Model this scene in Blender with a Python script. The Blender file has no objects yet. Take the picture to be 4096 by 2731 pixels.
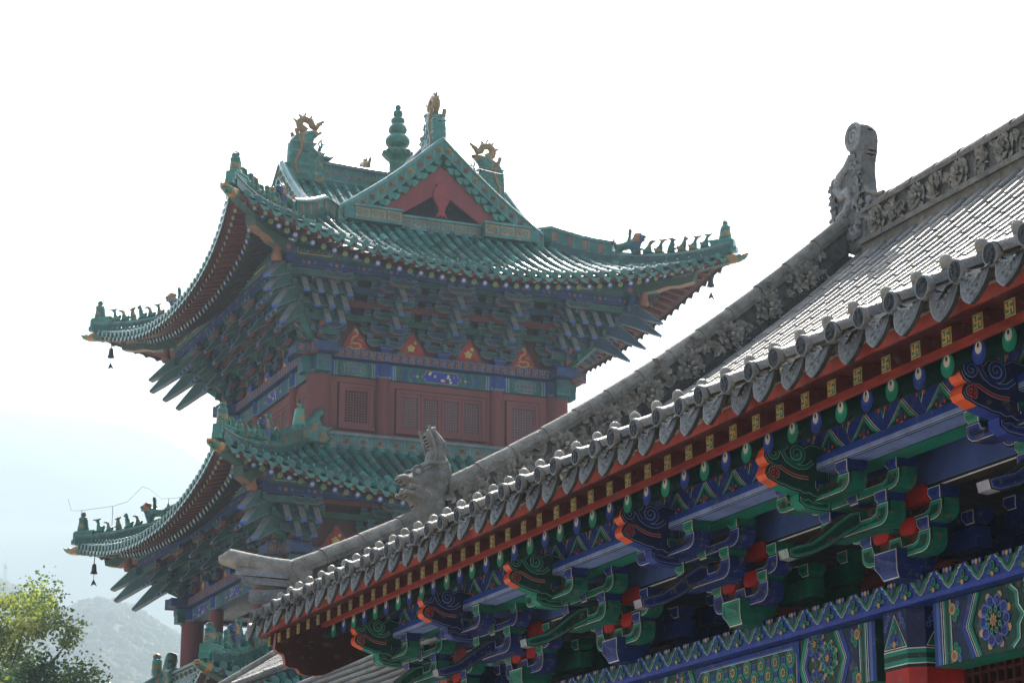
import bpy, math, random
import numpy as np
from mathutils import Vector, Matrix, noise
random.seed(7)
R = math.radians
scene = bpy.context.scene
# ------------------------------------------------------------------ camera
cam_d = bpy.data.cameras.new('camera'); cam = bpy.data.objects.new('camera', cam_d)
scene.collection.objects.link(cam); scene.camera = cam
cam_d.sensor_width = 36.0; cam_d.lens = 9460 / 4096 * 36
cam_d.clip_start = 0.1; cam_d.clip_end = 20000
cam.location = (0, 0, 0)
cam.rotation_euler = (R(90 + 15.63), 0, -R(23.07))
# ------------------------------------------------------------------ light
SUN_AZ, SUN_EL = R(28), R(43)
SUN_DIR = Vector((math.sin(SUN_AZ) * math.cos(SUN_EL), math.cos(SUN_AZ) * math.cos(SUN_EL), math.sin(SUN_EL)))
world = bpy.data.worlds.new('World'); scene.world = world; world.use_nodes = True
wn = world.node_tree
sky = wn.nodes.new('ShaderNodeTexSky'); sky.sky_type = 'NISHITA'; sky.sun_disc = False
sky.sun_elevation = SUN_EL; sky.sun_rotation = SUN_AZ; sky.dust_density = 3.0; sky.air_density = 1.0
wn.links.new(sky.outputs[0], wn.nodes['Background'].inputs[0]); wn.nodes['Background'].inputs[1].default_value = 0.15
sun_d = bpy.data.lights.new('sun', 'SUN'); sun_d.energy = 5.0; sun_d.angle = R(0.53); sun_d.color = (1, .93, .81)
sun = bpy.data.objects.new('sun', sun_d); scene.collection.objects.link(sun)
sun.rotation_euler = SUN_DIR.to_track_quat('Z', 'Y').to_euler()
scene.view_settings.view_transform = 'Standard'; scene.view_settings.look = 'None'
scene.view_settings.exposure = 1.95; scene.view_settings.gamma = 1.0
scene.cycles.max_bounces = 8; scene.cycles.volume_bounces = 0
GROUND = -1.65

# ------------------------------------------------------------------ colours (linear)
BLUE = (.013, .042, .25); LBLUE = (.08, .15, .38); PBLUE = (.22, .30, .55); NAVY = (.010, .016, .07)
GREEN = (.008, .23, .14); DGREEN = (.006, .045, .033); LGREEN = (.05, .36, .24)
WHITE = (.70, .68, .60); BLACK = (.012, .011, .011); RED = (.50, .022, .015); ORANGE = (.78, .10, .02)
GOLD = (.46, .235, .035); OCHRE = (.52, .30, .12); DRED = (.085, .014, .012); FRED = (.42, .065, .045)
BROWN = (.05, .034, .024); WALLRED = (.225, .078, .073); COLRED = (.20, .066, .062)  # WALLRED, COLRED: tower reds greyed, with the haze veil mixed into the colour
GLZ = (.030, .145, .105); GLZL = (.065, .215, .16); GLZD = (.016, .075, .058); GGOLD = (.50, .21, .05)
GREY = (.185, .162, .132); DGREY = (.066, .058, .048); LGREY = (.34, .32, .28); MORTAR = (.44, .38, .30)
TEAL = (.050, .118, .118); TEALG = (.042, .130, .105); TEALB = (.045, .085, .145); RUST = (.27, .070, .055)

# ------------------------------------------------------------------ materials
def mat(name, rough=.6, var=.25, scale=6.0, bump=0.0, bscale=40.0, spec=.5, rvar=0.0, dirt=0.0, coat=0.0, trans=0.0, streak=False, dth=0.0):
    m = bpy.data.materials.new(name); m.use_nodes = True
    nt = m.node_tree; N = nt.nodes; L = nt.links; b = N['Principled BSDF']
    at = N.new('ShaderNodeAttribute'); at.attribute_name = 'Col'
    geo = N.new('ShaderNodeNewGeometry')
    mp = N.new('ShaderNodeMapping')
    L.new(geo.outputs['Position'], mp.inputs['Vector'])
    if streak: mp.inputs['Scale'].default_value = (1, 1, .18)
    nz = N.new('ShaderNodeTexNoise'); nz.inputs['Scale'].default_value = scale; nz.inputs['Detail'].default_value = 6; nz.inputs['Roughness'].default_value = .62
    L.new(mp.outputs[0], nz.inputs['Vector'])
    mr = N.new('ShaderNodeMapRange'); mr.inputs[1].default_value = .28; mr.inputs[2].default_value = .72
    mr.inputs[3].default_value = 1 - var; mr.inputs[4].default_value = 1 + var
    L.new(nz.outputs['Fac'], mr.inputs[0])
    mul = N.new('ShaderNodeVectorMath'); mul.operation = 'SCALE'
    L.new(at.outputs['Color'], mul.inputs[0]); L.new(mr.outputs[0], mul.inputs['Scale'])
    col = mul.outputs[0]
    if dirt > 0:
        n2 = N.new('ShaderNodeTexNoise'); n2.inputs['Scale'].default_value = scale * 2.3; n2.inputs['Detail'].default_value = 8; n2.inputs['Roughness'].default_value = .7
        L.new(geo.outputs['Position'], n2.inputs['Vector'])
        r2 = N.new('ShaderNodeMapRange'); r2.inputs[1].default_value = .60 - dth; r2.inputs[2].default_value = .68 - dth; r2.inputs[3].default_value = 0; r2.inputs[4].default_value = dirt
        L.new(n2.outputs['Fac'], r2.inputs[0])
        mx = N.new('ShaderNodeMix'); mx.data_type = 'RGBA'
        mx.inputs[7].default_value = (.15, .12, .10, 1)
        L.new(r2.outputs[0], mx.inputs[0]); L.new(col, mx.inputs[6]); col = mx.outputs[2]
    L.new(col, b.inputs['Base Color'])
    b.inputs['Roughness'].default_value = rough; b.inputs['Specular IOR Level'].default_value = spec
    if rvar > 0:
        r3 = N.new('ShaderNodeMapRange'); r3.inputs[1].default_value = .3; r3.inputs[2].default_value = .7
        r3.inputs[3].default_value = max(.03, rough - rvar); r3.inputs[4].default_value = min(1, rough + rvar)
        L.new(nz.outputs['Fac'], r3.inputs[0]); L.new(r3.outputs[0], b.inputs['Roughness'])
    if coat: b.inputs['Coat Weight'].default_value = coat; b.inputs['Coat Roughness'].default_value = .15
    if bump > 0:
        n4 = N.new('ShaderNodeTexNoise'); n4.inputs['Scale'].default_value = bscale; n4.inputs['Detail'].default_value = 5
        L.new(geo.outputs['Position'], n4.inputs['Vector'])
        bp = N.new('ShaderNodeBump'); bp.inputs['Strength'].default_value = bump; bp.inputs['Distance'].default_value = .02
        L.new(n4.outputs['Fac'], bp.inputs['Height']); L.new(bp.outputs[0], b.inputs['Normal'])
    if trans > 0:
        tr = N.new('ShaderNodeBsdfTranslucent'); L.new(col, tr.inputs[0])
        ms = N.new('ShaderNodeMixShader'); ms.inputs[0].default_value = trans
        L.new(b.outputs[0], ms.inputs[1]); L.new(tr.outputs[0], ms.inputs[2]); L.new(ms.outputs[0], N['Material Output'].inputs[0])
    return m

M_PAINT = mat('painted_wood', .52, .32, 6, .25, 26, .35, .12, .55, dth=.03)
M_PAINTW = mat('worn_painted_wood', .6, .35, 9, .3, 30, .3, .1, .80, dth=.055)
M_PAINTF = mat('greyed_painted_wood', .6, .30, 3, .1, 12, .3, 0, .35)  # mostly tower paint; its colours are desaturated to stand in for hazy veil
M_GLAZE = mat('glazed_tile', .20, .42, 2.6, .14, 7, .55, .10, .42)
M_CLAY = mat('grey_clay_tile', .50, .45, 7, .6, 45, .25, .12, .45)
M_STONE = mat('carved_grey_brick', .85, .42, 9, .9, 45, .25, 0, .35)
M_WALL = mat('red_limewash', .85, .20, 1.2, .15, 14, .2, 0, 0, streak=True)
M_LEAF = mat('leaf', .55, .35, 1.3, 0, 10, .3, trans=.55)
M_BARK = mat('bark', .9, .4, 8, .8, 30, .2)
M_HILL = mat('hill_vegetation', .95, .35, .012, 0, 1, .1)
M_GROUND = mat('paving', .85, .2, .6, .2, 8, .2)
M_IRON = mat('dark_iron', .5, .2, 8, 0, 10, .5)

# ------------------------------------------------------------------ mesh builder
class MB:
    def __init__(s): s.V = []; s.F = []; s.C = []; s.S = []
    def add(s, vs, fs, col, sm=False):
        b = len(s.V); s.V.extend(vs)
        multi = isinstance(col, list)
        for i, f in enumerate(fs):
            s.F.append(tuple(b + k for k in f)); s.C.append(col[i] if multi else col); s.S.append(sm)
        return s
    def join(s, o, fn=None):
        b = len(s.V); s.V.extend([fn(*v) for v in o.V] if fn else o.V)
        s.F.extend(tuple(b + k for k in f) for f in o.F); s.C.extend(o.C); s.S.extend(o.S)
        return s
    def xf(s, fn):
        m = MB(); m.join(s, fn); return m
    def mesh(s, name, m):
        me = bpy.data.meshes.new(name); me.from_pydata([tuple(v) for v in s.V], [], s.F)
        n = len(me.loops); tot = np.array([len(f) for f in s.F])
        c = np.ones((n, 4), np.float32); c[:, :3] = np.repeat(np.array(s.C, np.float32).reshape(-1, 3), tot, axis=0)
        a = me.color_attributes.new('Col', 'FLOAT_COLOR', 'CORNER'); a.data.foreach_set('color', c.ravel())
        me.polygons.foreach_set('use_smooth', np.array(s.S, bool)); me.materials.append(m); me.update()
        return me
    def build(s, name, m, parent=None, W=None):
        return link(name, s.mesh(name, m), parent, W)

WM = {}
def link(name, me, parent=None, W=None):
    o = bpy.data.objects.new(name, me); scene.collection.objects.link(o)
    W = W or Matrix.Identity(4)
    WM[o.name] = W
    if parent is not None:
        o.parent = parent; o.matrix_basis = WM[parent.name].inverted() @ W
    else: o.matrix_basis = W
    return o
def tag(o, label, cat, group=None, kind=None):
    if label: o['label'] = label
    if cat: o['category'] = cat
    if group: o['group'] = group
    if kind: o['kind'] = kind
    return o
def thing(name, label, cat, loc, group=None):
    return tag(link(name, None, None, Matrix.Translation(loc)), label, cat, group)
def dup(o, parent, W):
    """copy of a part and its sub-parts under parent, moved to world matrix W"""
    c = o.copy(); scene.collection.objects.link(c)
    old = WM[o.name]; WM[c.name] = W
    c.parent = parent; c.matrix_basis = (WM[parent.name].inverted() @ W) if parent else W
    for ch in [x for x in o.children]:
        d = ch.copy(); scene.collection.objects.link(d); d.parent = c
        WM[d.name] = W @ old.inverted() @ WM[ch.name]; d.matrix_basis = W.inverted() @ WM[d.name]
    return c

# ------------------------------------------------------------------ shape helpers
def box(mb, x0, x1, y0, y1, z0, z1, col, fn=None):
    v = [(x0, y0, z0), (x1, y0, z0), (x1, y1, z0), (x0, y1, z0), (x0, y0, z1), (x1, y0, z1), (x1, y1, z1), (x0, y1, z1)]
    if fn: v = [fn(*p) for p in v]
    return mb.add(v, [(3, 2, 1, 0), (4, 5, 6, 7), (0, 1, 5, 4), (1, 2, 6, 5), (2, 3, 7, 6), (3, 0, 4, 7)], col)
def prism(mb, poly, fr, w0, w1, col, side=None, capc=None):
    n = len(poly); vs = [fr(u, v, w0) for u, v in poly] + [fr(u, v, w1) for u, v in poly]
    fs = [tuple(range(n - 1, -1, -1)), tuple(range(n, 2 * n))]; cs = [col, capc or col]
    for i in range(n):
        j = (i + 1) % n; fs.append((i, j, n + j, n + i))
        cs.append(side(i) if callable(side) else (side or col))
    return mb.add(vs, fs, cs)
def fill(mb, poly, fr, w, col): return mb.add([fr(u, v, w) for u, v in poly], [tuple(range(len(poly)))], col)
def area(p): return sum(p[i][0] * p[(i + 1) % len(p)][1] - p[(i + 1) % len(p)][0] * p[i][1] for i in range(len(p))) / 2
def inset(p, d):
    if d == 0: return p
    s = 1 if area(p) > 0 else -1; n = len(p); out = []
    for i in range(n):
        a, b, c = p[i - 1], p[i], p[(i + 1) % n]
        e1 = (b[0] - a[0], b[1] - a[1]); e2 = (c[0] - b[0], c[1] - b[1])
        l1 = math.hypot(*e1) or 1e-9; l2 = math.hypot(*e2) or 1e-9
        n1 = (-e1[1] / l1 * s, e1[0] / l1 * s); n2 = (-e2[1] / l2 * s, e2[0] / l2 * s)
        k = 1 + n1[0] * n2[0] + n1[1] * n2[1]; k = max(k, .35)
        out.append((b[0] + d * (n1[0] + n2[0]) / k, b[1] + d * (n1[1] + n2[1]) / k))
    return out
DW = .0016
def nest(mb, poly, fr, layers, w0, dw=DW):
    for i, (d, c) in enumerate(layers): fill(mb, inset(poly, d), fr, w0 + (i + 1) * dw, c)
def circ(cx, cy, r, n=16, a0=0.0, ry=None): return [(cx + r * math.cos(a0 + 2 * math.pi * i / n), cy + (ry or r) * math.sin(a0 + 2 * math.pi * i / n)) for i in range(n)]
def rect(u0, v0, u1, v1): return [(u0, v0), (u1, v0), (u1, v1), (u0, v1)]
def stroke(mb, pts, wd, fr, w, col):
    n = len(pts); vs = []
    for i in range(n):
        a = pts[max(i - 1, 0)]; b = pts[min(i + 1, n - 1)]
        dx, dy = b[0] - a[0], b[1] - a[1]; l = math.hypot(dx, dy) or 1e-9
        k = wd / 2 if not callable(wd) else wd(i / (n - 1)) / 2
        vs += [fr(pts[i][0] - dy / l * k, pts[i][1] + dx / l * k, w), fr(pts[i][0] + dy / l * k, pts[i][1] - dx / l * k, w)]
    return mb.add(vs, [(2 * i, 2 * i + 1, 2 * i + 3, 2 * i + 2) for i in range(n - 1)], col)
def spiral(cx, cy, r0, r1, a0, turns, n=22): return [(cx + (r0 + (r1 - r0) * i / n) * math.cos(a0 + turns * 2 * math.pi * i / n), cy + (r0 + (r1 - r0) * i / n) * math.sin(a0 + turns * 2 * math.pi * i / n)) for i in range(n + 1)]
def tube(mb, pts, rad, n, col, caps=True, sm=True):
    P = [Vector(p) for p in pts]; m = len(P); vs = []
    nrm = None
    for i in range(m):
        t = (P[min(i + 1, m - 1)] - P[max(i - 1, 0)]).normalized()
        if nrm is None:
            nrm = t.orthogonal().normalized()
        else:
            nrm = (nrm - t * nrm.dot(t)); nrm = nrm.normalized() if nrm.length > 1e-6 else t.orthogonal().normalized()
        bn = t.cross(nrm); r = rad[i] if isinstance(rad, (list, tuple)) else rad
        vs += [tuple(P[i] + (nrm * math.cos(2 * math.pi * k / n) + bn * math.sin(2 * math.pi * k / n)) * r) for k in range(n)]
    fs = [(i * n + k, i * n + (k + 1) % n, (i + 1) * n + (k + 1) % n, (i + 1) * n + k) for i in range(m - 1) for k in range(n)]
    mb.add(vs, fs, col, sm)
    if caps: mb.add([vs[k] for k in range(n)] + [vs[(m - 1) * n + k] for k in range(n)], [tuple(range(n - 1, -1, -1)), tuple(range(n, 2 * n))], col)
    return mb
def lathe(mb, prof, n, col, fn=None, sm=True):
    vs = [(r * math.cos(2 * math.pi * k / n), r * math.sin(2 * math.pi * k / n), z) for r, z in prof for k in range(n)]
    if fn: vs = [fn(*v) for v in vs]
    m = len(prof)
    fs = [(i * n + k, i * n + (k + 1) % n, (i + 1) * n + (k + 1) % n, (i + 1) * n + k) for i in range(m - 1) for k in range(n)]
    cs = [col[i] for i in range(m - 1) for k in range(n)] if isinstance(col, list) else col
    return mb.add(vs, fs, cs, sm)
def blob(mb, c, r, col, fn=None, n=8, m=6, jit=0.0):
    rx, ry, rz = r if isinstance(r, tuple) else (r, r, r); vs = []
    for i in range(m + 1):
        th = math.pi * i / m
        for k in range(n):
            a = 2 * math.pi * k / n; j = 1 + random.uniform(-jit, jit)
            vs.append((c[0] + rx * j * math.sin(th) * math.cos(a), c[1] + ry * j * math.sin(th) * math.sin(a), c[2] + rz * j * math.cos(th)))
    if fn: vs = [fn(*v) for v in vs]
    return mb.add(vs, [(i * n + k, i * n + (k + 1) % n, (i + 1) * n + (k + 1) % n, (i + 1) * n + k) for i in range(m) for k in range(n)], col, True)
def bar(mb, p0, p1, w, h, col, end0=None, up=(0, 0, 1)):
    """square bar from p0 to p1; end0 colours the face at p0"""
    a, b = Vector(p0), Vector(p1); t = (b - a).normalized(); s = t.cross(Vector(up)).normalized(); u = s.cross(t)
    vs = [tuple(q + s * sx * w / 2 + u * sy * h / 2) for q in (a, b) for sx, sy in ((-1, -1), (1, -1), (1, 1), (-1, 1))]
    return mb.add(vs, [(3, 2, 1, 0), (4, 5, 6, 7), (0, 1, 5, 4), (1, 2, 6, 5), (2, 3, 7, 6), (3, 0, 4, 7)], [end0 or col] + [col] * 5)
def frame_of(O, U, V, W):
    O, U, V, W = Vector(O), Vector(U), Vector(V), Vector(W)
    return lambda u, v, w: tuple(O + U * u + V * v + W * w)
def inflate(poly, thick, res, fr, col, edge=None, relief=0.0, rscale=8.0, seed=0, colfn=None):
    """a solid puffed up from an outline: rounded edges, real thickness, optional carved relief"""
    P = np.array(poly, float); lo = P.min(0); hi = P.max(0); h = (hi - lo).max() / res
    edge = edge or thick
    xs = np.arange(lo[0] - h, hi[0] + 1.5 * h, h); ys = np.arange(lo[1] - h, hi[1] + 1.5 * h, h)
    X, Y = np.meshgrid(xs, ys, indexing='ij'); Q = np.stack([X.ravel(), Y.ravel()], 1)
    best = np.full(len(Q), 1e9); near = Q.copy(); ins = np.zeros(len(Q), bool)
    for i in range(len(P)):
        a, b = P[i], P[(i + 1) % len(P)]; ab = b - a
        t = np.clip(((Q - a) @ ab) / max(ab @ ab, 1e-12), 0, 1); c = a + t[:, None] * ab
        d = np.hypot(*(Q - c).T); k = d < best; best[k] = d[k]; near[k] = c[k]
        cond = (a[1] > Q[:, 1]) != (b[1] > Q[:, 1])
        with np.errstate(divide='ignore', invalid='ignore'):
            xi = a[0] + (Q[:, 1] - a[1]) * ab[0] / (ab[1] if ab[1] != 0 else 1e-12)
        ins ^= cond & (Q[:, 0] < xi)
    sd = np.where(ins, best, -best); ok = sd > -.62 * h; bd = ok & (sd < .45 * h)
    Q[bd] = near[bd]; sd[bd] = 0
    q = np.clip(sd / edge, 0, 1); T = thick / 2 * np.sqrt(np.clip(1 - (1 - q) ** 2, 0, 1))
    nx, ny = X.shape; mb = MB(); idx = {}
    def vert(k, s):
        key = (k, 0 if sd[k] <= 0 else s)
        if key not in idx:
            w = T[k] * s
            if relief and sd[k] > 0:
                w += s * relief * min(1, sd[k] / edge) * noise.noise((Q[k, 0] * rscale + seed, Q[k, 1] * rscale, seed + s))
            idx[key] = len(mb.V); mb.V.append(fr(Q[k, 0], Q[k, 1], w))
        return idx[key]
    for i in range(nx - 1):
        for j in range(ny - 1):
            a, b, c, d = i * ny + j, (i + 1) * ny + j, (i + 1) * ny + j + 1, i * ny + j + 1
            if not (ok[a] and ok[b] and ok[c] and ok[d]): continue
            if sd[a] <= 0 and sd[b] <= 0 and sd[c] <= 0 and sd[d] <= 0: continue
            cc = colfn((Q[a] + Q[c]) / 2) if colfn else col
            for s in (1, -1):
                f = [vert(a, s), vert(b, s), vert(c, s), vert(d, s)]
                mb.F.append(tuple(f if s > 0 else f[::-1])); mb.C.append(cc); mb.S.append(True)
    return mb
def peony(mb, fr, cu, cv, r, col, rot=0.0):
    for ring, (n, rr, w0, w1) in enumerate(((8, 1.0, .10, .22), (7, .74, .22, .40), (5, .46, .36, .55))):
        for k in range(n):
            a = rot + ring * .4 + 2 * math.pi * k / n + random.uniform(-.12, .12); da = math.pi / n * 1.05
            def pt(f, b, w): return fr(cu + r * f * math.cos(a + b), cv + r * f * math.sin(a + b), r * w)
            q = rr * random.uniform(.9, 1.08)
            vs = [pt(q * .25, 0, w0 * .8), pt(q * .72, -da, w0), pt(q * .98, -da * .55, w1 * 1.05), pt(q * .9, 0, w1 * .8), pt(q * .98, da * .55, w1 * 1.05), pt(q * .72, da, w0), pt(q * .6, 0, w1 * 1.2)]
            mb.add(vs, [(0, 1, 6), (1, 2, 3, 6), (6, 3, 4, 5), (0, 6, 5)], col, True)
    blob(mb, (cu, cv, r * .45), r * .2, col, fr, 6, 4)
def leafy(mb, fr, cu, cv, r, a, col):
    for k in (-1, 0, 1):
        b = a + k * .75; l = r * (1.0 if k == 0 else .72); s = .26 * l
        p = [(0, 0, .05), (.35, -.9, .16), (.75, -.8, .28), (1, 0, .12), (.75, .8, .28), (.35, .9, .16), (.55, 0, .05)]
        vs = [fr(cu + l * x * math.cos(b) - s * y * math.sin(b), cv + l * x * math.sin(b) + s * y * math.cos(b), r * w) for x, y, w in p]
        mb.add(vs, [(0, 1, 6), (1, 2, 6), (2, 3, 6), (6, 3, 4), (6, 4, 5), (6, 5, 0)], col, True)

# ================================================================== ground, hills
def grid_terrain(name, az0, az1, na, r0, r1, nr, hf, col, m=M_HILL):
    mb = MB(); vs = []; cs = []
    for i in range(na + 1):
        a = R(az0 + (az1 - az0) * i / na)
        for j in range(nr + 1):
            r = r0 + (r1 - r0) * j / nr
            x, y = r * math.sin(a), r * math.cos(a); vs.append((x, y, hf(math.degrees(a), j / nr, x, y)))
    fs = [(i * (nr + 1) + j, i * (nr + 1) + j + 1, (i + 1) * (nr + 1) + j + 1, (i + 1) * (nr + 1) + j) for i in range(na) for j in range(nr)]
    mb.add(vs, fs, col, True)
    o = mb.build(name, m); o['kind'] = 'structure'; return o
def fbm(x, y, s, oct=5):
    v = 0; a = 1
    for _ in range(oct): v += a * noise.noise((x / s, y / s, 3.7)); s /= 2.1; a *= .52
    return v
g = MB(); g.add([(-4400, -1200, GROUND), (4400, -1200, GROUND), (4400, 4400, GROUND), (-4400, 4400, GROUND)], [(0, 1, 2, 3)], (.30, .28, .25))
go = g.build('ground', M_GROUND); go['kind'] = 'structure'
def interp(x, tab):
    if x <= tab[0][0]: return tab[0][1]
    for (a, b), (c, d) in zip(tab, tab[1:]):
        if x <= c: return b + (d - b) * (x - a) / (c - a)
    return tab[-1][1]
FAR = [(-40, 10), (-10, 12.5), (5, 13.7), (10.5, 13.75), (12.6, 13.62), (13.7, 13.45), (14.7, 13.1), (15.6, 12.55), (18, 10.8), (22, 9.2), (30, 8), (60, 6)]
NEAR = [(-40, 7), (0, 9.4), (10.7, 9.55), (11.8, 9.2), (12.2, 8.95), (13.0, 9.25), (13.85, 9.1), (14.8, 8.5), (15.4, 8.2), (18, 6.5), (25, 4.5), (60, 3)]
def far_h(a, t, x, y):
    top = 2210 * math.tan(R(interp(a, FAR))); k = t / .72
    e = (k if k < 1 else 1 - (k - 1) * 1.2)
    return GROUND - 1 + max(0, top * (max(e, 0) ** .9)) + fbm(x, y, 300) * 36 * min(1, t * 2) * (1 if k < .86 else max(.06, 1 - (k - .86) * 7 if k < 1 else .06))
def near_h(a, t, x, y):
    top = 1120 * math.tan(R(interp(a, NEAR))); k = t / .72
    e = (k if k < 1 else 1 - (k - 1) * 1.2)
    return GROUND - 1 + max(0, top * (max(e, 0) ** .85)) + fbm(x, y, 160) * 16 * min(1, t * 2) * (1 if k < .86 else max(.1, 1 - (k - .86) * 7 if k < 1 else .1))
grid_terrain('far_hill', -35, 60, 190, 1200, 2600, 50, far_h, (.075, .085, .05))
grid_terrain('near_hill', -35, 60, 240, 420, 1390, 60, near_h, (.10, .105, .06))
# woods on the near hill: one mass of tree crowns nobody could count
wd = MB()
for _ in range(11000):
    a = random.uniform(8.5, 21); t = random.uniform(.12, .74); r = 420 + 970 * t; x, y = r * math.sin(R(a)), r * math.cos(R(a))
    s = random.uniform(1.1, 2.9); c = random.choice([(.06, .085, .025), (.085, .10, .035), (.12, .11, .05), (.05, .07, .03), (.16, .13, .07)])
    blob(wd, (x, y, near_h(a, t, x, y) + s * .35), (s, s, s * random.uniform(.7, 1.1)), c, None, 6, 4, .22)
tag(wd.build('hillside_wood', M_HILL), 'hazy wooded cover of small trees on the nearer hill', 'woodland', kind='stuff')

# ================================================================== the grey tiled hall
hall = thing('temple_hall', 'nearer hall with grey clay tile roof and bright blue and green painted eaves', 'temple hall', (9, 10, GROUND))
def zr(x): d = x - 5.4; return 3.0 + .40 * d + .045 * d * d
YG = 17.75; XR = 10.95; Y0 = 3.0; YE = 18.02
ROWS = [9.679 + .2533 * i for i in range(-26, 33)]
# --- roof: pans and rows of barrel tiles
rf = MB()
xs = [5.36 + (XR - 5.36) * i / 26 for i in range(27)]
vs = []
ys = []
y = Y0
for i, yr in enumerate(ROWS): ys += [yr - .127, yr - .06, yr, yr + .06]
for yy in ys:
    k = min(abs(yy - r) for r in ROWS); dip = 0.0 if k < .1 else -.045
    vs += [(x, yy, zr(x) - .105 + dip) for x in xs]
n = len(xs)
rf.add(vs, [(i * n + j, i * n + j + 1, (i + 1) * n + j + 1, (i + 1) * n + j) for i in range(len(ys) - 1) for j in range(n - 1)], DGREY)
for yr in ROWS:
    seg = 19; r0 = .054; jy = random.uniform(-.006, .006)
    for s in range(seg):
        xa = 5.39 + (XR - 5.39) * s / seg; xb = 5.39 + (XR - 5.39) * (s + 1) / seg + .012
        c = random.choice([GREY, (.205, .18, .145), (.14, .125, .105), (.235, .205, .165), (.12, .112, .10), (.17, .15, .115)]); vv = []
        sh = random.uniform(-.005, .005)
        for x, r in ((xa, r0 * 1.05), (xb, r0 * .93)):
            sl = .40 + .09 * (x - 5.4); nl = math.hypot(1, sl); nx, nz = -sl / nl, 1 / nl
            for k in range(9):
                a = math.pi * k / 8
                vv.append((x + nx * r * math.sin(a), yr + jy + sh + r * math.cos(a), zr(x) - .07 + nz * r * math.sin(a)))
        rf.add(vv, [(k, k + 1, 10 + k, 9 + k) for k in range(8)], c, True)
        rf.add(vv[:9], [tuple(range(9))], DGREY)
# underside sheathing, boards seen between the rafters
sx = [5.42, 5.9, 6.5, 7.4, 9, XR]
box(rf, 5.44, 5.52, Y0, YE - .04, 2.855, 2.895, MORTAR)
roof = rf.build('roof', M_CLAY, hall)
sf = MB()
def zs(x): return zr(x) - .165
sf.add([(x, yy, zs(x)) for x in (5.43, 6.0, 6.6, 7.4, 8.4) for yy in (Y0, YE - .06)], [(2 * i, 2 * i + 1, 2 * i + 3, 2 * i + 2) for i in range(4)], DRED)
sf.build('soffit', M_PAINT, hall)
# --- rear slope, plain, just enough to close the roof
rr = MB()
rx = [XR + (XR - 5.36) * i / 8 for i in range(9)]
rr.add([(x, yy, zr(2 * XR - x) - .08) for x in rx for yy in (Y0, YE)], [(2 * i, 2 * i + 1, 2 * i + 3, 2 * i + 2) for i in range(8)], DGREY)
rr.build('rear_roof', M_CLAY, hall)
# --- eave tile caps, drip tiles, nail caps (each a part)
def cap_mesh():
    m = MB(); fn = lambda a, b, c: (-c, a, b); dk = (.045, .048, .052); rim = (.15, .15, .145)
    lathe(m, [(0, .022), (.028, .026), (.036, .016), (.05, .022), (.060, .014), (.068, .026), (.080, .026), (.085, .014), (.085, -.02), (.078, -.03)], 20, [dk] * 5 + [rim, rim, GREY, GREY], fn)
    for k in range(8):
        a = k * 2.399; rr_ = .018 + .028 * (k % 3) / 2; blob(m, (-.022, rr_ * math.cos(a), rr_ * math.sin(a)), (.014, .013, .017), dk, None, 6, 4)
    return m.mesh('tile_cap', M_CLAY)
def drip_mesh():
    m = MB()
    half = [(0, -.166), (.022, -.158), (.036, -.148), (.060, -.132), (.080, -.106), (.092, -.080), (.104, -.040), (.108, .01)]
    poly = half + [(.09, -.012), (.05, -.032), (0, -.040), (-.05, -.032), (-.09, -.012)] + [(-a, b) for a, b in half[:0:-1]]
    fr = lambda u, v, w: (-w + v * .22, u, v)
    prism(m, poly, fr, -.012, .008, DGREY)
    ring = inset(poly, .010)
    nest(m, poly, fr, [(.0, (.17, .168, .16)), (.009, (.095, .096, .095))], .0085, .002)
    for a, b, s in ((0, -.075, .022), (.03, -.06, .016), (-.03, -.06, .016), (0, -.115, .014), (.052, -.045, .014), (-.052, -.045, .014), (.028, -.092, .012), (-.028, -.092, .012)):
        blob(m, (a, b, .011), (s, s * .8, .010), (.15, .15, .145), fr, 6, 4, .15)
    # pan end above the drip
    vv = []
    for x in (0, .12):
        for k in range(7):
            t = -1 + k / 3; vv.append((x * 1.0 - .002, .10 * t, .012 - .045 * (1 - t * t) + x * .42))
    m.add(vv, [(k, k + 1, 8 + k, 7 + k) for k in range(6)], GREY, True)
    return m.mesh('drip_tile', M_CLAY)
def nail_mesh():
    m = MB(); lathe(m, [(.024, -.03), (.026, .0), (.031, .012), (.032, .032), (.027, .052), (.015, .064), (0, .068)], 14, (.27, .24, .195)); return m.mesh('tile_nail_cap', M_CLAY)
def mortar_mesh():
    m = MB(); blob(m, (.03, 0, 0), (.075, .052, .055), MORTAR, None, 12, 9, .14); return m.mesh('mortar_plug', M_STONE)
me_cap, me_drip, me_nail, me_mort = cap_mesh(), drip_mesh(), nail_mesh(), mortar_mesh()
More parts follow.
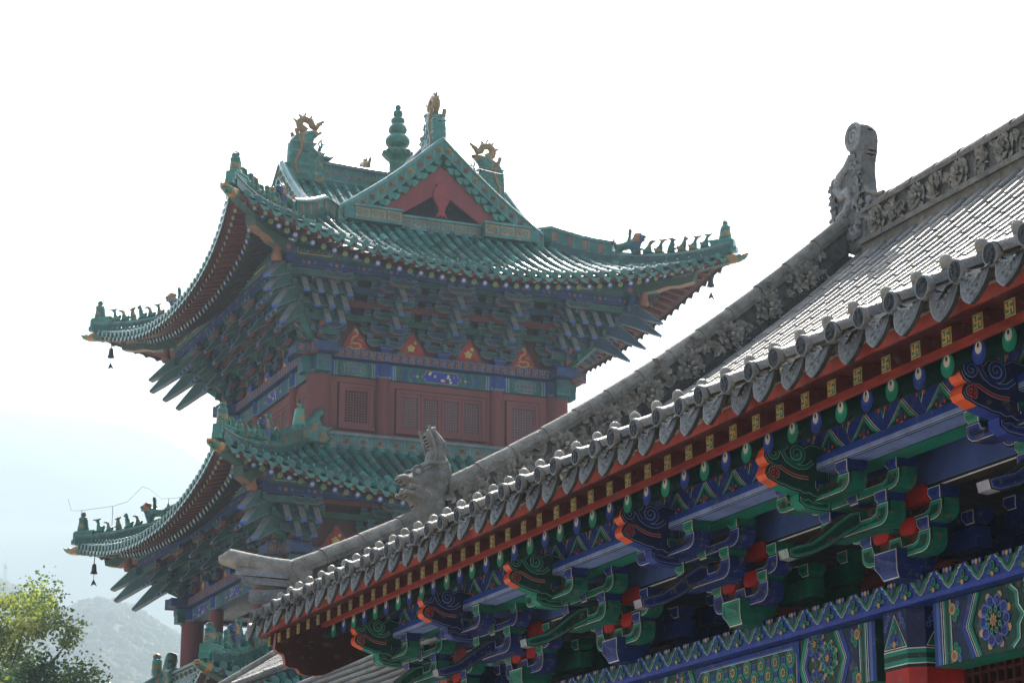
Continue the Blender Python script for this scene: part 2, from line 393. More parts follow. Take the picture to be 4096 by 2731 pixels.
for i, yr in enumerate(ROWS):
    j = random.uniform
    W = Matrix.Translation((5.375 + j(-.012, .012), yr + j(-.006, .006), 2.932 + j(-.006, .006))) @ Matrix.Rotation(R(-4 + j(-4, 4)), 4, 'Y') @ Matrix.Rotation(j(-3, 3), 4, 'X') @ Matrix.Scale(.64 * j(.96, 1.04), 4)
    link('tile_cap', me_cap, roof, W)
    W = Matrix.Translation((5.40 + j(-.012, .012), yr + .1266 + j(-.008, .008), 2.915 + j(-.006, .006))) @ Matrix.Rotation(j(-.05, .05), 4, 'X') @ Matrix.Rotation(j(-.06, .06), 4, 'Y') @ Matrix.Scale(j(.95, 1.04), 4)
    if yr + .12 < YE: link('drip_tile', me_drip, roof, W)
    W = Matrix.Translation((5.515 + j(-.012, .012), yr, zr(5.515) - .02)) @ Matrix.Rotation(R(-22 + j(-5, 5)), 4, 'Y') @ Matrix.Rotation(j(-.06, .06), 4, 'X')
    link('tile_nail_cap', me_nail, roof, W)
    W = Matrix.Translation((5.44 + j(-.01, .01), yr - .022 + j(-.008, .008), 2.893 + j(-.01, .01))) @ Matrix.Rotation(j(-.4, .4), 4, 'X') @ Matrix.Scale(j(.85, 1.1), 4)
    link('mortar_plug', me_mort, roof, W)
# --- fascias
fa = MB()
box(fa, 5.47, 5.53, Y0, YE - .02, 2.795, 2.853, FRED)
box(fa, 5.47, 5.60, Y0, YE - .03, 2.788, 2.794, DRED)
fa.build('fascia_board', M_PAINT, hall)
f2 = MB(); box(f2, 5.862, 5.90, Y0, YE - .1, 2.842, 2.874, (.40, .055, .040)); f2.build('fascia_board', M_PAINT, hall)
# --- flying rafters with gold fret ends
def fly_mesh():
    m = MB(); s = .49; L = 1.0
    p = lambda x, z: (x, z + s * x)
    h, w = .037, .038
    vs = []
    for x in (0, L): vs += [(x, -w, -h + s * x), (x, w, -h + s * x), (x, w, h + s * x), (x, -w, h + s * x)]
    m.add(vs, [(0, 1, 2, 3), (4, 5, 6, 7), (0, 1, 5, 4), (1, 2, 6, 5), (2, 3, 7, 6), (3, 0, 4, 7)], [tuple(q * .8 for q in GOLD), DRED, DGREEN, DRED, DRED, DRED])
    fr = lambda u, v, w_: (-w_, u, v)
    fill(m, rect(-.032, -.031, .032, .031), fr, .0016, (.012, .10, .06))
    t = .0105
    for a in (rect(-.005, -.038, .005, .038), rect(-.029, -.005, .029, .005), rect(-.029, .026, 0, .026 + t), rect(0, -.026 - t, .029, -.026), rect(.019, .0, .029, .03), rect(-.029, -.03, -.019, 0)):
        fill(m, [(p_ * .9, q_ * .72) for p_, q_ in a], fr, .0032, GOLD)
    return m.mesh('flying_rafter', M_PAINT)
me_fly = fly_mesh(); i = 0; yy = 9.872 + .2392 * -27
while yy < YE - .12:
    link('flying_rafter', me_fly, hall, Matrix.Translation((5.50, yy + random.uniform(-.006, .006), 2.734 + random.uniform(-.002, .002)))); yy += .2392
def eave_mesh(c, cl):
    m = MB(); s = .45; d = Vector((1, 0, s)).normalized()
    tube(m, [tuple(d * .02), tuple(d * 1.35)], .052, 16, DRED, False)
    lathe(m, [(.054, 0), (.054, .03)], 20, (.01, .045, .03), lambda a, b, z: (z, a * 1.06, b + z * s))
    n_ = 20; fr = lambda u, v, w: (-w, u * .98, v * .98)
    fill(m, circ(0, 0, .058, n_), fr, .0005, BLACK); fill(m, circ(0, 0, .0565, n_), fr, .002, c)
    fill(m, circ(0, .012, .040, n_, 0, .036), fr, .0033, cl)
    fill(m, circ(0, .022, .027, n_, 0, .029), fr, .0048, (.66, .65, .56)); fill(m, circ(0, .034, .010, 10, 0, .013), fr, .0063, (.05, .05, .045))
    tube(m, [tuple(d * .02), tuple(d * .30)], .0535, 16, (.01, .05, .035), False)
    return m.mesh('eave_rafter', M_PAINT)
me_eb, me_eg = eave_mesh(BLUE, (.03, .07, .38)), eave_mesh(GREEN, (.02, .30, .19))
yy = 10.455 - .2392 * 29; k = 0
while yy < YE - .08:
    link('eave_rafter', me_eb if k % 2 else me_eg, hall, Matrix.Translation((5.90, yy + random.uniform(-.01, .01), 2.793))); yy += .2392; k += 1
# --- eave board with triangle pattern, blue purlin, green beam
FX = lambda x0: (lambda u, v, w: (x0 - w, u, v))
zg = MB(); box(zg, 6.30, 6.40, Y0, YE - .75, 2.775, 2.93, (.03, .05, .12))
F = FX(6.30); P_ = .3545; yy = 9.271 - P_ * 17
fill(zg, rect(Y0 + .01, 2.776, YE - .76, 2.928), F, .0012, BLUE)
zb, zt = 2.777, 2.926
while yy < YE - .9:
    a = yy; 
    tri = [(a, zb), (a + P_ * .24, zb + (zt - zb) * .42), (a + P_ * .5, zt), (a + P_ * .76, zb + (zt - zb) * .42), (a + P_, zb)]
    nest(zg, tri, F, [(0, WHITE), (.005, BLACK), (.0105, WHITE), (.0145, (.018, .30, .20)), (.033, DGREEN)], .0012)
    c = a + P_ * .5
    w0 = .0115
    fill(zg, circ(c, zb + .012, .022, 10, 0, .013), F, w0, OCHRE)
    for s in (-1, 1):
        fill(zg, [(c + s * .02, zb + .01), (c + s * .055, zb + .004), (c + s * .062, zb + .018), (c + s * .03, zb + .026)], F, w0, BLUE)
        fill(zg, rect(c + s * .036 - .008, zb + .028, c + s * .036 + .008, zb + .044), F, w0, ORANGE)
    fill(zg, [(c - .014, zb + .026), (c + .014, zb + .026), (c + .012, zb + .055), (c, zb + .082), (c - .012, zb + .055)], F, w0, (.03, .06, .36))
    fill(zg, rect(c - .008, zb + .024, c + .008, zb + .036), F, w0 + .0016, RED)
    # hanging motif between the triangles
    nest(zg, [(a - .020, zt), (a + .020, zt), (a + .016, zt - .04), (a, zt - .074), (a - .016, zt - .04)], F, [(0, WHITE), (.003, GREEN), (.010, DGREEN)], .003)
    for s in (-1, 1): fill(zg, rect(a + s * .034 - .008, zt - .034, a + s * .034 + .008, zt - .014), F, .008, ORANGE)
    yy += P_
box(zg, 6.285, 6.31, Y0, YE - .75, 2.919, 2.932, (.10, .07, .045))
zg.build('eave_board', M_PAINTW, hall)
pb = MB()
F = FX(6.25)
box(pb, 6.25, 6.38, Y0, YE - .72, 2.70, 2.776, BLUE)
fill(pb, rect(Y0, 2.7025, YE - .721, 2.738), F, .0014, PBLUE); fill(pb, rect(Y0, 2.7075, YE - .722, 2.713), F, .003, BLACK); fill(pb, rect(Y0, 2.713, YE - .722, 2.7155), F, .0032, WHITE)
pb.add([(6.253, Y0, 2.6985), (6.377, Y0, 2.6985), (6.377, YE - .73, 2.6985), (6.253, YE - .73, 2.6985)], [(0, 1, 2, 3)], PBLUE)
pb.build('purlin', M_PAINT, hall)
gb = MB(); F = FX(6.42)
box(gb, 6.42, 6.56, Y0, 17.0, 2.712, 2.79, GREEN)
fill(gb, rect(Y0, 2.745, 16.99, 2.752), F, .0015, BLACK); fill(gb, rect(Y0, 2.752, 16.99, 2.7545), F, .0018, WHITE); fill(gb, rect(Y0, 2.7125, 16.99, 2.716), F, .0015, BLACK)
gb.build('tie_beam', M_PAINT, hall)
cb = MB(); cb.add([(6.56, Y0, 2.775), (6.76, Y0, 2.86), (6.76, 17.0, 2.86), (6.56, 17.0, 2.775)], [(0, 1, 2, 3)], (.10, .02, .014)); cb.build('ceiling_board', M_PAINT, hall)
lb = MB(); F = FX(6.76)
box(lb, 6.76, 6.84, Y0, 17.1, 2.592, 3.05, (.055, .09, .26))
fill(lb, rect(Y0, 2.5925, 17.09, 2.600), F, .0015, WHITE); fill(lb, rect(Y0, 2.600, 17.09, 2.615), F, .0017, BLACK); fill(lb, rect(Y0, 2.615, 17.09, 2.619), F, .0019, LBLUE)
lb.add([(6.762, Y0, 2.5905), (6.838, Y0, 2.5905), (6.838, 17.09, 2.5905), (6.762, 17.09, 2.5905)], [(0, 1, 2, 3)], BROWN)
lb.build('tie_beam', M_PAINTF, hall)

# --- bracket sets
def arm_mesh(L, h, c, cd, t=.10):
    m = MB(); f = lambda u, v, w: (-w, u, v)
    half = [(L, h), (L, h * .52), (L - .014, h * .26), (L - .045, h * .07), (L - .085, 0)]
    poly = half[::-1] + [(L - .115, h), (L - .135, h * .66), (L - .17, h * .56), (.075, h * .56), (.06, h), (-.06, h), (-.075, h * .56), (-(L - .17), h * .56), (-(L - .135), h * .66), (-(L - .115), h)] + [(-a, b) for a, b in half]
    poly = [(-a, b) for a, b in poly]
    dark = tuple(q * .38 for q in c)
    prism(m, poly, f, -t / 2, t / 2, tuple(q * .5 for q in c), lambda i: tuple(q * .62 for q in c))
    nest(m, poly, f, [(0, BLACK), (.007, WHITE), (.0105, c), (.030, cd)], t / 2)
    # dark filled eye of the arm, and black edge on the end grain
    for s in (-1, 1):
        fill(m, rect(min(s * .078, s * (L - .137)), h * .575, max(s * .078, s * (L - .137)), h * .93), f, t / 2 - .03, BROWN)
        m.add([(q * t / 2, s * (L + .0012), z) for q, z in ((-1, h * .52), (-.86, h * .52), (-.86, h), (-1, h))], [(0, 1, 2, 3)], BLACK)
    return m.mesh('cross_arm', M_PAINTW)
def dou(m, u, w, z, c, cl, s=.062, h=.078, d=.058):
    f = lambda a, b, cc: (-(w + cc), u + a, z + b)
    p = [(-s * .70, 0), (s * .70, 0), (s * .78, h * .22), (s, h * .45), (s, h), (-s, h), (-s, h * .45), (-s * .78, h * .22)]
    ring = lambda k, b: [f(-s * k, b, -d * k), f(s * k, b, -d * k), f(s * k, b, d * k), f(-s * k, b, d * k)]
    vs = ring(.70, 0) + ring(.78, h * .22) + ring(1, h * .45) + ring(1, h)
    m.add(vs, [(3, 2, 1, 0), (12, 13, 14, 15)] + [(4 * i + k, 4 * i + (k + 1) % 4, 4 * i + 4 + (k + 1) % 4, 4 * i + 4 + k) for i in range(3) for k in range(4)], tuple(q * .55 for q in c))
    q = [(-s, h), (-s, h * .45), (-s * .78, h * .22), (-s * .70, 0), (s * .70, 0), (s * .78, h * .22), (s, h * .45), (s, h)]
    def g(a, b, cc):
        k = 1 if b >= h * .45 else (.78 + .22 * (b / h - .22) / .23 if b > h * .22 else .70 + .08 * (b / h) / .22)
        return f(a, b, d * k + cc)
    up = [(-s, h), (-s, h * .45), (s, h * .45), (s, h)]
    nest(m, q, lambda a, b, cc: f(a, b, d + cc - .0 if b >= h * .44 else d * (.70 + .30 * max(0, b) / (h * .45)) + cc), [(0, BLACK), (.004, WHITE), (.009, c), (.028, cl)], .0005)
def ang_mesh(c, cd, tipc):
    m = MB(); f = lambda u, v, w: (-u, -w, v); t = .05
    poly = [(-.12, .385), (.16, .385), (.28, .345), (.36, .325), (.44, .27), (.52, .205), (.60, .15), (.69, .125), (.74, .105), (.73, .06), (.68, .055), (.58, .085), (.48, .135), (.38, .20), (.30, .245), (.20, .262), (.14, .25), (-.12, .25)]
    prism(m, poly, f, -t, t, cd, lambda i: BROWN if 2 <= i <= 7 else (tipc if i in (8, 9) else tuple(q * .8 for q in c)))
    ins = [(0, BLACK), (.008, tuple(min(1, q * 1.0 + .02) for q in c)), (.016, cd)]
    nest(m, poly, f, [(0, (.02, .02, .018)), (.007, (.22, .25, .20)), (.010, c), (.022, cd)], t)
    return m.mesh('slanted_arm', M_PAINTW)
def cloud_mesh(c, cd, line):
    m = MB(); f = lambda u, v, w: (-u, -w, v); t = .048
    # outline: u outward from the wall plane, v above the sill beam
    front = [(.822, .46), (.843, .468), (.858, .492), (.853, .52), (.838, .538), (.826, .545), (.846, .556), (.862, .585), (.858, .622), (.838, .648), (.805, .660)]
    top = [(.772, .652), (.752, .636), (.738, .640), (.715, .662), (.68, .672), (.648, .668), (.628, .655), (.61, .662), (.585, .676), (.55, .672), (.50, .66), (.47, .66)]
    bot = [(.47, .40), (.53, .385), (.575, .385), (.60, .40), (.63, .395), (.66, .41), (.70, .415), (.74, .43), (.78, .44)]
    poly = bot + front + top
    nb, nf = len(bot), len(front)
    dk = tuple(q * .5 for q in c)
    prism(m, poly, f, -t, t, cd, lambda i: ORANGE if nb - 1 <= i < nb + 4 or nb + 5 <= i < nb + nf - 1 else (dk if i >= nb else c))
    nest(m, poly, f, [(0, BLACK), (.007, line), (.0105, tuple(q * .45 for q in c)), (.020, cd)], t)
    w = t + .010
    def carve(pts, wd, col): 
        stroke(m, pts, wd + .012, f, w - .0035, BLACK); stroke(m, pts, wd, f, w, line); stroke(m, pts, wd - .007, f, w + .0015, col)
    mid = tuple(q * .62 for q in c)
    carve(spiral(.806, .605, .012, .040, .6, 1.35), .024, mid)
    carve(spiral(.672, .612, .014, .052, 2.6, 1.5), .026, mid)
    carve([(.762, .648), (.756, .61), (.735, .575), (.70, .552), (.66, .540), (.615, .545), (.575, .575)], .026, mid)
    sp = spiral(.815, .500, .006, .031, 2.2, 1.35)
    carve(sp + [(.80, .537), (.77, .532), (.735, .512), (.70, .497), (.66, .488), (.605, .486)], .021, (.38, .028, .018))
    m2 = [(.47, .385), (.53, .37), (.575, .37), (.60, .385), (.63, .38), (.66, .40), (.66, .36), (.62, .33), (.55, .32), (.47, .32)]
    prism(m, m2, f, -.045, .045, cd, c); nest(m, m2, f, [(0, BLACK), (.006, line), (.009, c), (.02, cd)], .045)
    return m.mesh('cloud_head', M_PAINT)
def base_mesh(c, cl):
    m = MB()
    dou(m, 0, 0, -.01, c, cl, .115, .155, .115)
    box(m, -.0, .75, -.05, .05, .14, .36, tuple(q * .5 for q in c))
    for wv, L, z in ((-.28, .34, .14), (-.55, .34, .25)):
        box(m, -wv - .045, -wv + .045, -L, L, z, z + .11, tuple(q * .6 for q in c))
    return m.mesh('bracket_set', M_PAINT)
def block_mesh(c, cl, *a):
    m = MB(); dou(m, 0, 0, 0, c, cl, *a); return m.mesh('bearing_block', M_PAINT)
BLOCKS = [(s_ * u, w, z) for u, w, z in ((.285, 0, .205), (.405, 0, .345), (.285, .25, .325), (.395, .25, .485), (.32, .50, .455), (.285, -.28, .26), (.285, -.55, .36)) for s_ in (-1, 1)] + [(0, .25, .375), (0, .50, .40)]
def tongue_mesh(u0, u1, z0, z1, q):
    m = MB(); pl = [(u0 + q, z0), (u1 - q, z0), (u1, z0 + q), (u1, z1 - q), (u1 - q, z1), (u0 + q, z1), (u0, z1 - q), (u0, z0 + q)]
    prism(m, pl, lambda a, b, cc: (-cc, a, b), -.02, .058, (.46, .018, .014)); return m.mesh('tongue_panel', M_PAINT)
TONGUES = [tongue_mesh(*t) for t in ((-.215, -.055, .212, .30, .025), (.055, .215, .212, .30, .025), (-.33, -.07, .362, .455, .03), (.07, .33, .362, .455, .03))]
SETS = {}
for nm, c, cd, o_, ol in (('g', GREEN, DGREEN, BLUE, LBLUE), ('b', (.02, .045, .26), NAVY, GREEN, (.02, .16, .10))):
    SETS[nm] = dict(base=base_mesh(o_, tuple(q * .6 for q in o_)), block=block_mesh(o_, tuple(q * .6 for q in o_)), a1=arm_mesh(.345, .125, c, cd), a2=arm_mesh(.465, .11, c, cd), a3=arm_mesh(.385, .10, c, cd),
                    ang=ang_mesh(c, cd, (.25, .30, .27) if nm == 'g' else (.30, .27, .30)), cloud=cloud_mesh(c, cd, (.26, .46, .36) if nm == 'g' else (.28, .32, .50)))
HEADS = [3.5, 5.25, 7.02, 8.80, 10.63, 12.36, 14.05, 15.62, 17.06]
for i, yc in enumerate(HEADS):
    S = SETS['g' if i % 2 == 0 else 'b']; W = Matrix.Translation((6.80, yc, 2.17))
    b = link('bracket_set', S['base'], hall, W)
    for k, w, z in (('a1', 0, .095), ('a2', 0, .245), ('a1', .25, .215), ('a2', .25, .385), ('a3', .50, .365)):
        link('cross_arm', S[k], b, W @ Matrix.Translation((-w, 0, z)))
    for u, w, z in BLOCKS: link('bearing_block', S['block'], b, W @ Matrix.Translation((-w, u, z)))
    for t in TONGUES: link('tongue_panel', t, b, W)
    link('slanted_arm', S['ang'], b, W); link('cloud_head', S['cloud'], b, W)

# --- sill beam with lappet pattern
sb = MB(); X = 6.85; F = FX(X)
box(sb, X, 7.15, Y0, 17.25, 2.045, 2.185, BLUE)
P_ = .2695; yy = 9.8887 - P_ * 25
zt, zb = 2.184, 2.073
while yy < 17.1:
    c = yy + P_ / 2
    lap = [(c - .126, zt), (c - .116, zt - .020), (c - .096, zt - .026), (c - .086, zt - .048), (c - .064, zt - .058), (c - .050, zt - .082), (c - .030, zt - .096), (c - .012, zt - .110), (c, zt - .113)]
    lap = lap + [(2 * c - a, b) for a, b in lap[-2::-1]]
    nest(sb, lap, F, [(0, LBLUE), (.005, WHITE), (.0085, BLACK), (.0125, (.12, .30, .22)), (.0165, GREEN), (.026, DGREEN)], .0005)
    fill(sb, [(c - .012, zt - .028), (c + .012, zt - .028), (c + .014, zt - .045), (c, zt - .068), (c - .014, zt - .045)], F, .0115, LBLUE)
    fill(sb, [(c - .008, zt - .032), (c + .008, zt - .032), (c + .009, zt - .046), (c, zt - .06), (c - .009, zt - .046)], F, .0131, BLUE)
    for s in (-1, 1): fill(sb, circ(c + s * .03, zt - .012, .013, 8), F, .0115, (.14, .16, .42))
    fill(sb, circ(c, zt - .014, .014, 8), F, .0131, OCHRE)
    d = yy
    for (du, dv, r1, r2) in ((0, .056, .020, .026), (-.032, .026, .024, .014), (.032, .026, .024, .014)):
        pl = circ(d + du, zb + dv, r1, 10, 0, r2); nest(sb, pl, F, [(0, BLACK), (.002, (.12, .25, .18)), (.004, GREEN), (.010, DGREEN)], .0045)
    fill(sb, circ(d, zb + .012, .014, 8), F, .0135, OCHRE)
    yy += P_
box(sb, X - .012, X, Y0, 17.25, 2.045, 2.071, (.03, .06, .33))
sb.build('sill_beam', M_PAINT, hall)

# --- painted architrave
ar = MB(); X = 6.93; F = FX(X); Z0, Z1 = 1.705, 2.04
for y0, y1 in ((3.0, 7.02), (7.42, 10.58), (11.16, 14.12), (14.6, 17.3)):
    box(ar, X, 7.12, y0, y1, Z0, Z1, DGREEN)
    ar.add([(X + .003, y0, Z0 - .0015), (7.117, y0, Z0 - .0015), (7.117, y1, Z0 - .0015), (X + .003, y1, Z0 - .0015)], [(0, 1, 2, 3)], GREEN)
def star(cu, cv, r, n, k=.55): return [(cu + (r if i % 2 == 0 else r * k) * math.cos(math.pi * i / n + .3), cv + (r if i % 2 == 0 else r * k) * math.sin(math.pi * i / n + .3)) for i in range(2 * n)]
def rosette(m, cu, cv, r, F, w, c1, c2, petals=10):
    for k in range(8):
        a = 2 * math.pi * (k + .5) / 8; fill(m, circ(cu + r * .98 * math.cos(a), cv + r * .98 * math.sin(a), r * .17, 6), F, w + .0006, OCHRE)
    for k in range(petals):
        a = 2 * math.pi * k / petals; pu, pv = cu + r * .76 * math.cos(a), cv + r * .76 * math.sin(a); q = r * .255
        ww = w + .0012 + (k % 2) * .0004
        fill(m, circ(pu, pv, q, 14), F, ww, BLACK); fill(m, circ(pu, pv, q * .93, 14), F, ww + .0014, tuple(min(1, .10 + 1.3 * x) for x in c1)); fill(m, circ(pu, pv, q * .74, 14), F, ww + .0028, c1)
        stroke(m, spiral(pu, pv, q * .08, q * .66, a + 1.5, 1.25, 12), q * .20, F, ww + .0042, BLACK)
    for k in range(8):
        a = 2 * math.pi * (k + .5) / 8; pu, pv = cu + r * .43 * math.cos(a), cv + r * .43 * math.sin(a); q = r * .125
        fill(m, circ(pu, pv, q * 1.12, 8), F, w + .007, BLACK); fill(m, circ(pu, pv, q, 8), F, w + .0084, tuple(min(1, .08 + 1.1 * x) for x in c2)); fill(m, circ(pu, pv, q * .6, 8), F, w + .0098, tuple(x * .4 for x in c2))
    fill(m, star(cu, cv, r * .30, 8), F, w + .0112, OCHRE); fill(m, star(cu, cv, r * .20, 6), F, w + .0126, (.40, .20, .06))
def vbars(m, u0, dirn, F):
    """blue, white, green upright bands at a beam end; u0 at the column, dirn the way along"""
    q = lambda a, b, col, w: fill(m, rect(min(u0 + dirn * a, u0 + dirn * b), Z0 + .002, max(u0 + dirn * a, u0 + dirn * b), Z1 - .002), F, w, col)
    q(0, .085, BLUE, .0012); q(.030, .058, LBLUE, .0026); q(.074, .080, WHITE, .0028); q(.080, .092, BLACK, .003); q(.092, .098, WHITE, .0028)
    q(.098, .115, GREEN, .0014); q(.115, .145, DGREEN, .0014); q(.145, .160, GREEN, .0014); q(.160, .166, WHITE, .0028); q(.166, .174, BLACK, .0026)
    q(.174, .300, NAVY, .0012)
    for v in (Z0 + .035, Z1 - .055):
        for dv, du, rr_, c in ((0, .0, .034, OCHRE), (.05, .02, .022, GREEN), (.02, .045, .024, GREEN), (-.02, .05, .02, LBLUE)):
            cu = u0 + dirn * (.182 + du); s = 1 if v < 1.85 else -1
            fill(m, circ(cu, v + s * dv, rr_ * 1.1, 10), F, .0029, BLACK); fill(m, circ(cu, v + s * dv, rr_ * .95, 10), F, .0043, c); fill(m, circ(cu, v + s * dv, rr_ * .5, 10), F, .0057, tuple(q_ * .5 for q_ in c))
def chev(m, u0, dirn, F, depth=.085, c1=BLUE, c2=GREEN):
    zm = (Z0 + Z1) / 2
    def line(off, wd, col, w): stroke(m, [(u0 + dirn * (off + depth), Z0 + .004), (u0 + dirn * off, zm), (u0 + dirn * (off + depth), Z1 - .004)], wd, F, w, col)
    line(-.020, .040, c1, .0034); line(.004, .006, WHITE, .0048); line(.011, .011, BLACK, .005); line(.018, .006, WHITE, .0048); line(.032, .024, c2, .0046); line(.05, .014, tuple(q * .5 for q in c2), .0047)
zm = (Z0 + Z1) / 2
for y0, y1 in ((7.42, 10.58), (11.16, 14.12), (14.6, 17.3)):
    for u0, dn in ((y0 + .005, 1), (y1 - .005, -1)):
        vbars(ar, u0, dn, F); chev(ar, u0 + dn * .30, dn, F)
        blue_first = dn < 0 if y0 < 11 else True
        if y0 < 11:
            rosette(ar, u0 + dn * .56, zm, .135, F, .003, (.03, .06, .33), (.02, .24, .15))
            stroke(ar, [(u0 + dn * .70, Z0 + .01), (u0 + dn * .755, Z0 + .05), (u0 + dn * .76, zm - .05), (u0 + dn * .80, zm), (u0 + dn * .76, zm + .05), (u0 + dn * .755, Z1 - .05), (u0 + dn * .70, Z1 - .01)], .03, F, .0036, GREEN)
            stroke(ar, [(u0 + dn * .713, Z0 + .01), (u0 + dn * .772, Z0 + .05), (u0 + dn * .775, zm - .05), (u0 + dn * .818, zm), (u0 + dn * .775, zm + .05), (u0 + dn * .772, Z1 - .05), (u0 + dn * .713, Z1 - .01)], .007, F, .005, WHITE)
            for v in (Z0 + .03, Z1 - .03, zm): rosette(ar, u0 + dn * (.90 if v != zm else .98), v, .075, F, .0022, (.02, .24, .15), (.03, .06, .33), 8)
            a_, b_ = 1.08, 1.45
        else:
            rosette(ar, u0 + dn * .50, zm + .02, .095, F, .003, (.02, .24, .15), (.03, .06, .33)); rosette(ar, u0 + dn * .64, Z0 + .05, .09, F, .0024, (.03, .06, .33), (.02, .24, .15)); rosette(ar, u0 + dn * .64, Z1 - .05, .09, F, .002, (.03, .06, .33), (.02, .24, .15))
            chev(ar, u0 + dn * .80, -dn, F, .085, GREEN, BLUE); a_, b_ = .86, 1.45
    # brocade field in the middle: octagons and squares in a blue frame
    a0, a1 = y0 + .90, y1 - .90
    pl = [(a0, Z0 + .03), (a1, Z0 + .03), (a1 + .05, Z0 + .08), (a1 + .05, Z1 - .08), (a1, Z1 - .03), (a0, Z1 - .03), (a0 - .05, Z1 - .08), (a0 - .05, Z0 + .08)]
    if y0 > 11:
        fill(ar, rect(a0 - .07, Z0 + .003, a1 + .07, Z1 - .003), F, .0062, BLUE)
        nest(ar, pl, F, [(0, LBLUE), (.010, WHITE), (.014, BLACK), (.020, DGREEN)], .0065)
        u = a0 + .02; i = 0
        while u < a1 - .02:
            for v in (Z0 + .095, zm, Z1 - .095):
                odd = (i + round((v - zm) / .07)) % 2
                if odd:
                    o8 = circ(u, v, .055, 8, math.pi / 8); nest(ar, o8, F, [(0, LGREEN), (.005, GREEN), (.018, DGREEN)], .0135)
                    for k in range(8): fill(ar, circ(u + .022 * math.cos(k * .785), v + .022 * math.sin(k * .785), .009, 6), F, .0190, OCHRE)
                    fill(ar, circ(u, v, .012, 8), F, .0200, GREEN)
                else: nest(ar, rect(u - .022, v - .022, u + .022, v + .022), F, [(0, LBLUE), (.005, BLUE)], .0135)
            u += .088; i += 1
ar.build('architrave', M_PAINT, hall)
# --- columns
def hall_column(yc):
    m = MB(); h, c = .185, .07; xc = 7.06
    pl = [(-h, -h + c), (-h + c, -h), (h - c, -h), (h, -h + c), (h, h - c), (h - c, h), (-h + c, h), (-h, h - c)]
    pr = lambda u, v, w: (xc + u, yc + v, w)
    prism(m, pl, pr, GROUND, 1.73, (.46, .020, .014)); q = [(a * .985, b * .985) for a, b in pl]
    prism(m, q, pr, 1.73, 2.043, DGREEN)
    q = [(a * 1.02, b * 1.02) for a, b in pl]
    for z0, z1, cc in ((1.725, 1.742, BLACK), (1.742, 1.748, WHITE), (1.748, 1.772, GREEN), (1.772, 1.80, DGREEN), (1.80, 1.822, GREEN), (1.822, 1.828, WHITE)):
        prism(m, [(a * (1 + (z0 - 1.7) * .02), b * (1 + (z0 - 1.7) * .02)) for a, b in q], pr, z0, z1, cc)
    o = m.build('column', M_PAINT, hall)
    pt = MB()
    faces = [(lambda u, v, w: (xc - h - w, yc + u, v), h - c, 0), (lambda u, v, w: (xc - h + c / 2 + u * .7071 - w * .7071, yc - h + c / 2 - u * .7071 - w * .7071, v), .05, 1), (lambda u, v, w: (xc + u, yc - h - w, v), h - c, 2)]
    for fr, hw, k in faces:
        fill(pt, rect(-hw, 1.832, hw, 2.04), fr, .0015, NAVY)
        if k != 1:
            tri = [(-hw, 1.835), (hw, 1.835), (0, 2.02)]
            nest(pt, tri, fr, [(0, WHITE), (.005, BLACK), (.010, GREEN), (.022, BLUE)], .002)
            for du, dv, r_, cc in ((0, .018, .022, OCHRE), (-.032, .02, .016, LBLUE), (.032, .02, .016, LBLUE), (0, .055, .022, BLUE), (-.02, .085, .018, GREEN), (.02, .085, .018, GREEN), (0, .11, .018, GREEN)):
                fill(pt, circ(du, 1.84 + dv, r_, 10), fr, .0105, BLACK); fill(pt, circ(du, 1.84 + dv, r_ * .85, 10), fr, .012, cc)
            for s in (-1, 1):
                for j in range(3):
                    cu, cv = s * (hw - .02 - .018 * j), 1.95 + .03 * j
                    fill(pt, circ(cu, cv, .017, 10), fr, .0045, LBLUE); fill(pt, circ(cu, cv, .011, 10), fr, .006, BLUE)
    pt.build('painted_capital', M_PAINT, o)
for yc in (3.5, 7.20, 10.87, 14.36, 17.1): hall_column(yc)
# --- porch: back wall with lattice, ceiling, gable wall, platform
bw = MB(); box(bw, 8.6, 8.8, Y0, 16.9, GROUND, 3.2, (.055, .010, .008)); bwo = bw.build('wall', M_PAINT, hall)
def lattice_window(y0, y1):
    m = MB(); x = 8.58; box(m, x, 8.598, y0, y1, 1.2, 2.72, (.006, .006, .007))
    o = m.build('window', M_PAINT, hall)
    l = MB(); c = (.12, .022, .016); u = y0
    while u <= y1 + .01: box(l, x - .03, x - .002, u - .012, u + .012, 1.2, 2.72, c); u += .09
    z = 1.2
    while z <= 2.73: box(l, x - .026, x - .0015, y0, y1, z - .010, z + .010, c); z += .09
    for a, b in ((y0 - .06, y0), (y1, y1 + .06)): box(l, x - .04, x + .015, a, b, 1.15, 2.8, (.14, .022, .016))
    box(l, x - .042, x + .015, y0 - .06, y1 + .06, 2.74, 2.82, (.14, .022, .016))
    l.build('lattice', M_PAINT, o)
for a, b in ((4, 6.6), (7.6, 10.3), (11.2, 13.9), (14.7, 16.6)): lattice_window(a, b)
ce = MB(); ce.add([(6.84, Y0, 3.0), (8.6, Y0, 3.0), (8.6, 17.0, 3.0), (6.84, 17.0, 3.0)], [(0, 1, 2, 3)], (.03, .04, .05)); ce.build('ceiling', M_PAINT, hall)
gw = MB(); box(gw, 7.22, 13.2, 16.92, 17.25, GROUND, 3.3, (.16, .16, .16)); box(gw, 8.62, 13.2, 16.93, 17.24, 3.3, 4.2, (.16, .16, .16)); gw.add([(8.62, 17.1, 4.2), (13.2, 17.1, 4.2), (XR, 17.1, 6.4)], [(0, 1, 2)], (.16, .16, .16)); gw.build('gable_wall', M_STONE, hall)
pf = MB(); box(pf, 5.9, 15, 2, 18.2, GROUND + .001, GROUND + .45, (.3, .29, .27)); pf.build('platform', M_STONE, hall)
